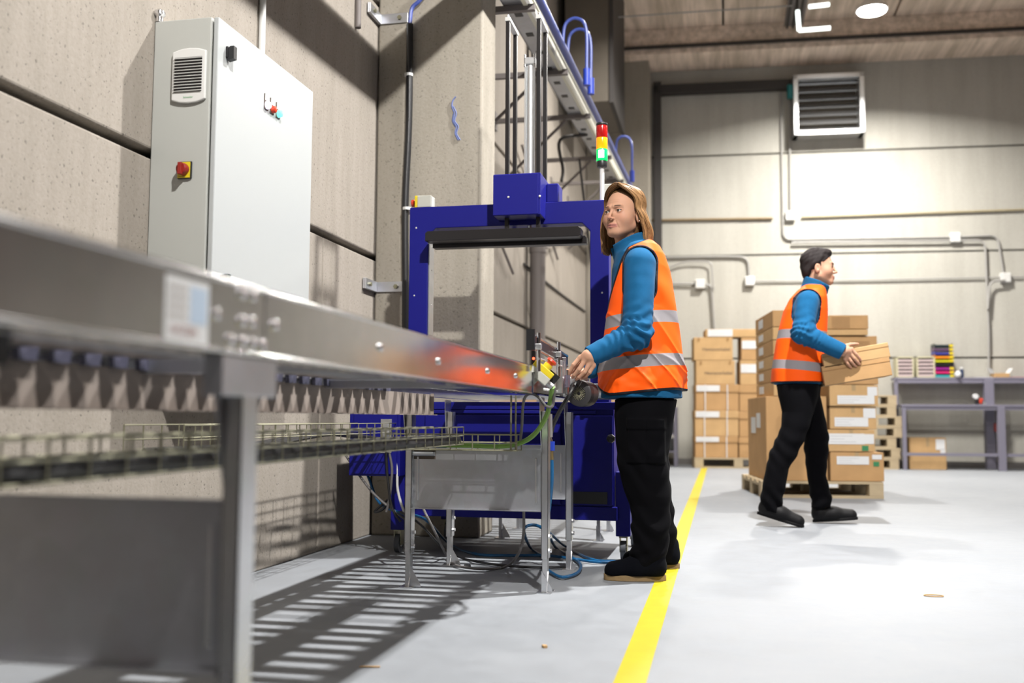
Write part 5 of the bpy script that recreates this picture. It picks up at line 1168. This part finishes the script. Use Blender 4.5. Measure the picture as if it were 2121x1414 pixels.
def vest_w(X, Y, Z):
    d = loft(X, Y, Z, W_t, off=.003)
    fold = .0075 * np.sin(46 * (X + .4 * Y) + 2.2 * np.sin(9 * Z + 4)) * np.clip((1.15 - Z) / .4, 0, 1) + .0050 * wav(X, Y, Z, 26, 11, 1.2) + .004 * wav(X, Y, Z, 60, 2, 1.2) * np.clip((1.0 - Z) / .2, 0, 1)
    rg = 1 - np.abs(np.sin(13 * X + 10 * Z + 6 * Y + 1.8 * np.sin(8 * Z + 7 * X + 1))); rg2 = 1 - np.abs(np.sin(-11 * X + 15 * Z + 5 * Y + 1.6 * np.sin(9 * X + 2)))
    d = d + fold - .010 * rg ** 5 * np.clip((1.25 - Z) / .3, .15, 1) - .008 * rg2 ** 6 * np.clip((1.1 - Z) / .2, .1, 1)
    d = smax(d, hem_w(X, Y, Z) - Z, .002); d = smax(d, -neckcut(X, Y, Z), .004); d = smax(d, -vfront(X, Z), .003)
    for s_, e_ in ((SHC, el), (Vector((SHC.x, 2 * YW - SHC.y, SHC.z)), el2)): d = smax(d, -armcut(X, Y, Z, s_, e_, cutR * .80), .003)
    return d
lo = (-.58, 4.16, HZ - .06); hi = (-.12, 4.68, 1.56); V, F = sdf_mesh(vest_w, lo, hi, .0045)
x, y, z = V.T
def stripe(z, zc_, w_): return w_ / 2 - np.abs(z - zc_)
b1_ = PY(1340, 665, YW).z; b2_ = PY(1340, 752, YW).z
tilt = .09 * (x + .33)
band = np.maximum(stripe(z - tilt, b1_, .052), stripe(z - tilt * .9, b2_, .052))
trim = np.maximum.reduce([.011 - (z - hem_w(x, y, z)), .009 - neckcut(x, y, z), .008 - vfront(x, z), .009 - armcut(x, y, z, SHC, el, cutR * .80), np.where(x < -.45, .02 - np.abs(y - 4.43), -1)])
npmesh('safety_vest', V, F, MT['vest'], wm, attrs={'band': band, 'trim': trim})
# trousers
T_n = r2([(826, 1274, 1403, .12, 4.36), (860, 1272, 1397, .125, 4.34), (900, 1276, 1390, .105, 4.31), (940, 1279, 1383, .098, 4.30), (965, 1281, 1384, .094, 4.30), (990, 1284, 1388, .09, 4.30), (1025, 1297, 1389, .085, 4.29), (1045, 1305, 1388, .08, 4.29), (1085, 1308, 1389, .078, 4.28), (1107, 1312, 1389, .08, 4.28), (1135, 1307, 1382, .078, 4.27), (1165, 1303, 1380, .076, 4.27), (1184, 1304, 1379, .072, 4.27)], 4.3)
T_f = r2([(826, 1276, 1400, .12, 4.50), (870, 1278, 1394, .12, 4.53), (950, 1290, 1385, .1, 4.56), (1030, 1305, 1392, .085, 4.58), (1090, 1318, 1399, .078, 4.60), (1120, 1322, 1402, .078, 4.61), (1168, 1320, 1402, .072, 4.62)], 4.6)
pz0 = PY(1300, 865, 4.2).z; pz1 = PY(1300, 960, 4.2).z; px0 = PY(1297, 900, 4.2).x; px1 = PY(1378, 900, 4.2).x
def trousers_w(X, Y, Z):
    a = loft(X, Y, Z, T_n, n=2.2); b_ = loft(X, Y, Z, T_f, n=2.2)
    kf = np.exp(-((Z - .20) / .10) ** 2) + .6 * np.exp(-((Z - .47) / .10) ** 2)
    a = a + .006 * kf * np.sin(Z * 62 + X * 38 + 2.5 * np.sin(24 * X + 14 * Y)) + .0030 * wav(X, Y, Z, 26, 21) + .004 * np.sin(Z * 95 - X * 50) * np.exp(-((Z - .10) / .05) ** 2)
    b_ = b_ + .006 * kf * np.sin(Z * 60 - X * 30 + 1) + .003 * wav(X, Y, Z, 26, 22)
    # cargo pocket on the near thigh
    pk = np.maximum(np.maximum(px0 - X, X - px1), np.maximum(pz1 - Z, Z - pz0)); fl_ = np.maximum(np.maximum(px0 - .003 - X, X - px1 - .003), np.maximum(pz0 - .05 - Z, Z - pz0 - .004))
    near = Y < 4.30
    a = a - .007 * np.clip(-pk / .004, 0, 1) * near - .006 * np.clip(-fl_ / .004, 0, 1) * near + .003 * np.exp(-((X - (px0 + px1) / 2) / .004) ** 2) * (pk < 0) * near
    return smin(a, b_, .02)
V, F = sdf_mesh(trousers_w, (-.56, 4.1, .03), (-.14, 4.78, .86), .005); npmesh('work_trousers', V, F, MT['trouser'], wm)
# shoes
h1_ = PZ(1381, 1203); t1_ = PZ(1252, 1203); y1 = 4.245
shoe(wm, (-.245, 4.25, 0), (-.50, 4.235, 0), MT['suede'], MT['sole'], L=.262, top=.10, solet=.022, label='dark suede shoe with tan crepe sole, nearer the camera')
shoe(wm, (-.205, 4.62, 0), (-.47, 4.60, 0), MT['suede'], MT['sole'], L=.262, top=.085)
# head
fH = Vector((-.47, -.882, .02)).normalized(); lH = Vector((0, 0, 1)).cross(fH).normalized(); uH = fH.cross(lH) * 1
uH = -uH if uH.z < 0 else uH
sc_ = .975; em = PY(1269.5, 437.5, 4.30); HC = em - fH * .078 * sc_
XH = Matrix(((lH.x * sc_, fH.x * sc_, uH.x * sc_, HC.x), (lH.y * sc_, fH.y * sc_, uH.y * sc_, HC.y), (lH.z * sc_, fH.z * sc_, uH.z * sc_, HC.z), (0, 0, 0, 1)))
V, F = sdf_mesh(head_fn(), (-.10, -.12, -.17), (.10, .125, .13), .00175); C = head_cols(V, LIP, (.055, .028, .018), False)
V = V @ np.array(XH.to_3x3()).T + np.array(XH.translation); parts = [(V, F, C)]
# left hand pinching downwards
def hp(cx, cy, Y): return PY(1060 + cx / 7.07, 670 + cy / 7.07, Y)
HY = 4.085
fing = [([hp(1000, 500, HY), hp(905, 605, HY - .012), hp(858, 690, HY - .004), hp(838, 752, HY + .004)], [.0105, .0092, .0082, .0068]),
        ([hp(1075, 530, HY - .008), hp(985, 672, HY - .018), hp(920, 750, HY - .008), hp(893, 786, HY + .002)], [.0108, .0095, .0084, .0068]),
        ([hp(1145, 575, HY - .006), hp(1065, 712, HY - .012), hp(985, 785, HY - .004), hp(945, 812, HY + .006)], [.0105, .0090, .0080, .0066]),
        ([hp(1195, 615, HY + .004), hp(1140, 715, HY + .0), hp(1085, 765, HY + .008), hp(1045, 790, HY + .014)], [.0095, .0080, .0072, .006]),
        ([hp(1110, 500, HY + .035), hp(1000, 590, HY + .045), hp(915, 660, HY + .038), hp(868, 712, HY + .024)], [.012, .0105, .0095, .0075])]
palm = [(wr + Vector((.03, 0, .012)), hp(1120, 470, HY), .027, .025), (hp(1120, 470, HY), hp(1015, 500, HY - .002), .021, .0125), (hp(1130, 490, HY - .002), hp(1085, 535, HY - .004), .020, .0125), (hp(1150, 520, HY), hp(1150, 575, HY), .020, .0125), (hp(1170, 540, HY + .006), hp(1192, 610, HY + .006), .018, .0115), (hp(1130, 460, HY + .01), hp(1105, 505, HY + .03), .02, .015)]
parts.append(handmesh(fing, palm, wr))
# right hand hidden beyond the torso
def far_hand(w_, dirv, side):
    d = Vector(dirv).normalized(); s_ = Vector(side).normalized(); dn = d.cross(s_); fs = []
    for i, L_ in enumerate((.070, .078, .073, .058)):
        b_ = w_ + d * .085 + s_ * (.030 - .02 * i); fs.append(([b_, b_ + d * L_ * .45 + dn * .012, b_ + d * L_ * .8 + dn * .034, b_ + d * L_ * .9 + dn * .052], [.0098, .009, .008, .0068]))
    fs.append(([w_ + d * .03 + s_ * .03, w_ + d * .06 + s_ * .052 + dn * .01, w_ + d * .085 + s_ * .055 + dn * .025, w_ + d * .1 + s_ * .05 + dn * .036], [.013, .011, .0095, .008]))
    return fs, [(w_ - d * .02, w_ + d * .04, .026, .026)] + [(w_ + d * .03, w_ + d * .085 + s_ * (.030 - .02 * i), .020, .0125) for i in range(4)]
f2_, p2_ = far_hand(wr2, (-.8, -.1, -.4), (0, -1, .1)); parts.append(handmesh(f2_, p2_, wr2))
# the rest of the body, under the clothes
def under_w(X, Y, Z):
    d = loft(X, Y, Z, W_t, off=-.035); d = smin(d, chain(X, Y, Z, [sh, el, wr + fe.normalized() * .02], [.045, .036, .026]), .03); d = smin(d, chain(X, Y, Z, [sh2, el2, wr2], [.045, .036, .026]), .03)
    d = smin(d, cone(X, Y, Z, (HC.x + .01, HC.y + .02, HC.z - .15), (-.36, YW, 1.36), .05, .06), .03)
    d = smin(d, loft(X, Y, Z, [(r[0], r[1], r[2], r[3] * .72, r[4] * .72) for r in T_n]), .02); d = smin(d, loft(X, Y, Z, [(r[0], r[1], r[2], r[3] * .72, r[4] * .72) for r in T_f]), .02); return d
V, F = sdf_mesh(under_w, (-.72, 4.0, .05), (-.12, 4.78, 1.55), .012); parts.append((V, F, np.tile(SK, (len(V), 1))))
V, F, C = joinparts(parts); npmesh('body', V, F, MT['skin'], wm, cols=C)
eyeballs(wm, XH, gaze=(-.08, 1, .02))
obj('earring', MB().lathe(XH @ Vector((.086, -.004, -.040)), XH.to_3x3() @ Vector((1, 0, 0)), [(0, .003), (.003, .0035), (.005, .002)], 10), MT['chrome'], wm, smooth=True)
# hair: inner cap plus strands
def hair_cap(X, Y, Z):
    d = ell(X, Y, Z, (0, -.016, .034), (.0785, .0945, .0905)); d = smin(d, ell(X, Y, Z, (0, -.045, -.045), (.072, .055, .095)), .03)
    fc = .060 - .55 * np.clip(.085 - Z, 0, 1) * 1.0 + .0 * X                                   # face opening
    fc = np.where(Z > .085, .046 + (Z - .085) * 1.0, .046 - .75 * (.085 - Z)); fc = np.maximum(fc, -.02)
    return smax(d, Y - fc, .004)
V, F = sdf_mesh(hair_cap, (-.11, -.13, -.15), (.11, .12, .14), .004)
def hair_col(t, s_): a = np.array((.07, .032, .012)); b_ = np.array((.36, .20, .085)); return a + (b_ - a) * np.clip(s_ * .75 + .35 * t, 0, 1)[:, None]
HV = [V]; HF = [F]; HCc = [np.tile(np.array((.10, .05, .02)), (len(V), 1))]; nb = len(V)
def strand(pts, r, s_):
    global nb
    mb = MB().tube([Vector(p) for p in pts], r, 4, 2, [r * (1 - .6 * (i / (len(pts) - 1)) ** 2) for i in range(len(pts))]); v = np.array(mb.v); fs = [f_ for f_ in mb.f if len(f_) == 4]
    HV.append(v); HF.append(np.array(fs) + nb); nb += len(v); t = np.repeat(np.linspace(0, 1, len(v) // 4), 4); HCc.append(hair_col(t, np.full(len(v), s_)))
for k in range(1300):
    side = 1 if k % 2 else -1; phe = R(rng.uniform(68 if side < 0 else 71, 180)) ; phe = phe if rng.uniform() > .25 else R(rng.uniform(66, 90) if side < 0 else rng.uniform(70, 92)); lay = rng.uniform(0, 1) ** .7; front = np.clip((R(115) - phe) / R(50), 0, 1)
    phs = phe * (.25 if phe < R(110) else .6) ; part_x = .012
    ra, rb, rc = .080 + .012 * lay, .096 + .010 * lay, .090 + .011 * lay; pts = []; yr = rng.uniform(-.05, .045) + .035 * front; zend = -.135 - .03 * rng.uniform() + (-.012 if side < 0 else 0); wob = rng.uniform(0, 6)
    for j, th in enumerate(np.linspace(.06, R(97), 8)):
        s = th / R(97); sm_ = s * s * (3 - 2 * s); ph = phs + (phe - phs) * min(1, sm_ * 1.15)
        if phe > R(110): ph = phs + (phe - phs) * sm_
        x = side * ra * math.sin(th) * math.sin(ph); yy = -.016 + rb * math.sin(th) * math.cos(ph) + (1 - s) ** 1.3 * yr; zz = .034 + rc * math.cos(th)
        pts.append((x + part_x * (1 - s), yy, zz))
    x0_, y0_, z0_ = pts[-1]; nh = 5
    for j in range(1, nh + 1):
        q = j / nh; bulge = .016 * math.sin(q * PI * .9) + .004 * math.sin(wob + 5 * q); infl = 1 + bulge / .09
        pts.append((x0_ * infl + side * .010 * q * (1 if phe < R(120) else .3), (y0_ + .016) * infl - .016 - ((.045 if side > 0 else .012) * min(1, 1.6 * q) if phe < R(100) else -.004 * q) , z0_ + (zend - z0_) * q))
    strand(pts, .0026 * rng.uniform(.7, 1.3), rng.uniform(0, 1) ** 1.3)
V = np.concatenate(HV); F = np.concatenate(HF); C = np.concatenate(HCc)
npmesh('hair', V, F, MT['hair'], wm, cols=C, xf=XH)

# ------------------------------------------------------------------ THE MAN
YM = 6.75
mn = thing('person', 'dark-haired man in orange safety vest walking with two cardboard boxes in his hands', 'person', (.62, 6.75, 0))
M_t = r2([(588, 1668, 1703, .06), (594, 1662, 1706, .10), (603, 1652, 1709, .15), (620, 1637, 1712, .19), (645, 1624, 1713, .2), (680, 1614, 1712, .19), (710, 1608, 1710, .185), (740, 1604, 1708, .185), (770, 1600, 1706, .19), (800, 1598, 1704, .19)], YM)
sm_, em_, wm_ = PY(1672, 625, 6.57), PY(1663, 690, 6.50), PY(1745, 729, 6.49)
sm2, em2, wm2 = Vector((sm_.x, 2 * YM - 6.57, sm_.z)), Vector((em_.x + .03, 7.02, em_.z)), Vector((wm_.x + .02, 6.98, wm_.z - .04))
rm = (.072, .068, .066, .050)
def jacket_m(X, Y, Z):
    d = loft(X, Y, Z, M_t, off=-.012); d = np.maximum(d, PY(1650, 806, YM).z - Z)
    d = smin(d, arm(X, Y, Z, sm_, em_, wm_, rm, .005, 31), .025)
    fv = em_ - wm_; d = smax(d, -(((X - wm_.x) * fv.x + (Y - wm_.y) * fv.y * 0 + (Z - wm_.z) * fv.z) / fv.length + .003), .004)
    d = smin(d, arm(X, Y, Z, sm2, em2, wm2, rm, .005, 32), .025)
    cc = PY(1690, 592, YM); c = collar(X, Y, Z, cc, (.42, 0, .9), .072, .086, -.07, .028, (cc.x + .12, cc.y, cc.z + .02, .062), th=.008)
    return smin(d, c, .014)
V, F = sdf_mesh(jacket_m, (.28, 6.36, PY(1650, 810, YM).z - .02), (1.0, 7.14, 1.66), .0075); npmesh('fleece_jacket', V, F, MT['fleece'], mn)
HZm = PY(1650, 794, YM).z; nkm = PY(1690, 590, YM)
def neck_m(X, Y, Z): return cone(X, Y, Z, (nkm.x, YM, nkm.z - .0), (nkm.x + .03, YM, nkm.z + .12), .082, .1)
SM = Vector((sm_.x - .0, sm_.y - .06, sm_.z - .03))
def vest_m(X, Y, Z):
    d = loft(X, Y, Z, M_t, off=.004) + .006 * np.sin(34 * X + 20 * Y + 2 * np.sin(8 * Z)) * np.clip((1.2 - Z) / .5, 0, 1) + .004 * wav(X, Y, Z, 20, 41)
    d = smax(d, HZm - Z, .002); d = smax(d, -neck_m(X, Y, Z), .004)
    for s_, e_ in ((SM, em_), (Vector((SM.x, 2 * YM - SM.y, SM.z)), em2)): d = smax(d, -armcut(X, Y, Z, s_, e_, .082), .003)
    return d
V, F = sdf_mesh(vest_m, (.2, 6.48, HZm - .03), (.92, 7.02, 1.66), .007); x, y, z = V.T
c1_, c2_ = PY(1650, 696, YM).z, PY(1650, 760, YM).z
band = np.maximum(stripe(z + .06 * (x - .5), c1_, .058), stripe(z + .10 * (x - .5), c2_, .058)); trim = np.maximum.reduce([.010 - (z - HZm), .008 - neck_m(x, y, z), .008 - armcut(x, y, z, SM, em_, .082)])
npmesh('safety_vest', V, F, MT['vest'], mn, attrs={'band': band, 'trim': trim})
M_n = r2([(796, 1608, 1695, .14, 6.70), (820, 1611, 1693, .14, 6.69), (853, 1619, 1686, .115, 6.66), (885, 1617, 1676, .10, 6.63), (915, 1604, 1663, .09, 6.61), (940, 1592, 1652, .086, 6.60), (970, 1586, 1634, .080, 6.59), (1006, 1579, 1627, .076, 6.58), (1040, 1574, 1620, .074, 6.58), (1058, 1575, 1618, .068, 6.58)], YM)
M_f = r2([(796, 1616, 1700, .14, 6.80), (818, 1628, 1698, .13, 6.81), (866, 1650, 1709, .11, 6.83), (910, 1664, 1717, .09, 6.84), (945, 1667, 1714, .085, 6.85), (984, 1671, 1711, .08, 6.86), (1025, 1677, 1722, .076, 6.87), (1050, 1681, 1722, .068, 6.87)], YM)
def trousers_m(X, Y, Z):
    a = loft(X, Y, Z, M_n, n=2.2); b_ = loft(X, Y, Z, M_f, n=2.2)
    kf = np.exp(-((Z - .14) / .09) ** 2) + .7 * np.exp(-((Z - .5) / .12) ** 2)
    a = a + .006 * kf * np.sin(Z * 55 + X * 40 + 2 * np.sin(20 * X)) + .0035 * wav(X, Y, Z, 22, 51); b_ = b_ + .006 * kf * np.sin(Z * 60 - X * 35) + .0035 * wav(X, Y, Z, 22, 52)
    return smin(a, b_, .02)
V, F = sdf_mesh(trousers_m, (.15, 6.4, .04), (.95, 7.06, .95), .0075); npmesh('work_trousers', V, F, MT['trouser'], mn)
hl = PY(1568, 1064, 6.60); tl = PZ(1656, 1091); 
shoe(mn, (hl.x, 6.58, .075), (hl.x + .27, 6.56, .0), MT['shoe'], MT['shoe'], L=.30, top=.10, solet=.014, label='black trainer pushing off on its toe')
hf = PY(1684, 1077, 6.87); shoe(mn, (hf.x, 6.87, .004), (hf.x + .27, 6.88, .028), MT['shoe'], MT['shoe'], L=.29, top=.10, solet=.014)
fM = Vector((1, -.03, .0)).normalized(); lM = Vector((0, 0, 1)).cross(fM).normalized(); uM = Vector((0, 0, 1)); s2 = 1.03
HM = PY(1722, 553, YM) - fM * .078 * s2
XM = Matrix(((lM.x * s2, fM.x * s2, uM.x * s2, HM.x), (lM.y * s2, fM.y * s2, uM.y * s2, HM.y), (lM.z * s2, fM.z * s2, uM.z * s2, HM.z), (0, 0, 0, 1)))
V, F = sdf_mesh(head_fn(male=True), (-.10, -.12, -.17), (.10, .125, .13), .0025); C = head_cols(V, (.36, .14, .11), (.02, .014, .012), True)
V = V @ np.array(XM.to_3x3()).T + np.array(XM.translation); parts = [(V, F, C)]
def hq(cx, cy, Y): return PY(1550 + cx / 4.419, 500 + cy / 4.419, Y)
BY = 6.545                                        # near face of the carried boxes
y_ = BY - .012
fing = [([hq(945, 985, y_ - .018), hq(985, 1030, y_ - .016), hq(1012, 1062, y_ - .006), hq(1028, 1088, y_ + .004)], [.0115, .010, .009, .0075]),
        ([hq(925, 1015, y_ - .020), hq(968, 1068, y_ - .018), hq(998, 1100, y_ - .006), hq(1016, 1122, y_ + .004)], [.0115, .010, .009, .0075]),
        ([hq(905, 1045, y_ - .018), hq(940, 1095, y_ - .016), hq(968, 1125, y_ - .005), hq(985, 1142, y_ + .004)], [.011, .0095, .0085, .007]),
        ([hq(885, 1070, y_ - .014), hq(908, 1115, y_ - .012), hq(928, 1140, y_ - .003), hq(942, 1153, y_ + .004)], [.0105, .009, .008, .0065]),
        ([hq(900, 955, y_ - .002), hq(935, 942, y_ + .004), hq(970, 938, y_ + .012), hq(1000, 938, y_ + .022)], [.013, .0115, .010, .008])]
palm = [(wm_ + Vector((-.02, 0, 0)), hq(900, 1000, y_ - .020), .030, .024)] + [(hq(895, 1000, y_ - .016), f_[0][0], .022, .0125) for f_ in fing[:4]] + [(hq(885, 985, y_ - .01), fing[4][0][0], .022, .014)]
parts.append(handmesh(fing, palm, wm_))
f2_, p2_ = far_hand(wm2, (1, -.12, 0), (0, .1, 1)); parts.append(handmesh(f2_, p2_, wm2))
def under_m(X, Y, Z):
    d = loft(X, Y, Z, M_t, off=-.035); d = smin(d, chain(X, Y, Z, [sm_, em_, wm_], [.05, .04, .028]), .03); d = smin(d, chain(X, Y, Z, [sm2, em2, wm2], [.05, .04, .028]), .03)
    d = smin(d, cone(X, Y, Z, (HM.x - .02, YM, HM.z - .15), (nkm.x - .05, YM, nkm.z - .1), .055, .06), .03)
    for T in (M_n, M_f): d = smin(d, loft(X, Y, Z, [(r[0], r[1], r[2], r[3] * .72, r[4] * .72) for r in T]), .02)
    return d
V, F = sdf_mesh(under_m, (.15, 6.4, .06), (1.0, 7.1, 1.66), .014); parts.append((V, F, np.tile(SK, (len(V), 1))))
V, F, C = joinparts(parts); npmesh('body', V, F, MT['skin'], mn, cols=C)
eyeballs(mn, XM)
def hair_m(X, Y, Z):
    d = ell(X, Y, Z, (0, -.018, .036), (.081, .098, .093)) - .0035 * wav(X, Y, Z, 110, 61) - .004 * wav(X, Y, Z, 45, 62)
    d = smin(d, ell(X, Y, Z, (0, -.07, -.03), (.058, .035, .05)), .02); d = smin(d, ell(X, Y, Z, (0, .045, .094), (.048, .036, .020)) - .003 * wav(X, Y, Z, 90, 63), .03)
    fc = np.where(Z > .07, .075 + (Z - .07) * 1.5, np.where(Z > .03, .03 + (Z - .03) * 1.1, np.where(Z > -.02, .014 + .0 * Z, -.045)))
    earcut = ell(np.abs(X), Y, Z, (.08, -.010, -.018), (.03, .021, .036))
    return smax(smax(d, Y - fc, .006), -earcut, .004)
V, F = sdf_mesh(hair_m, (-.11, -.14, -.12), (.11, .12, .15), .0035); npmesh('hair', V, F, colmat('short_hair', .75, spec=.25), mn, cols=np.tile(np.array((.014, .010, .010)), (len(V), 1)), xf=XM)
# the two carried boxes, tilted
tl_ = R(-8.5)
def carried(label, pa, pb, h_, d_=.30, m_=None):
    """pa, pb: lower left and lower right corner pixels of the near face"""
    a = PY(pa[0], pa[1], BY); b_ = PY(pb[0], pb[1], BY); w_ = (b_ - a).length; ang = math.atan2(b_.z - a.z, b_.x - a.x)
    t = thing('cardboard_box', label, 'box', a, 0, 'boxes carried by the man'); t.rotation_euler = (0, -ang, 0); WM[t.name] = Matrix.Translation(a) @ Matrix.Rotation(-ang, 4, 'Y')
    obj('box_body', MB().span((0, 0, .001), (w_, d_, h_ - .001)), m_ or MT['card'], t, world=False, bevel=.004)
    obj('lid_edge', MB().span((-.002, -.002, h_ * .72), (w_ + .002, d_ + .002, h_ * .74)), MT['card3'], t, world=False)
    return t
carried('lower one of the two cardboard boxes carried by the walking man', (1709, 799), (1849, 777), .125)
carried('upper one of the two cardboard boxes carried by the walking man', (1708, 763), (1845, 739), .095, m_=MT['card2'])
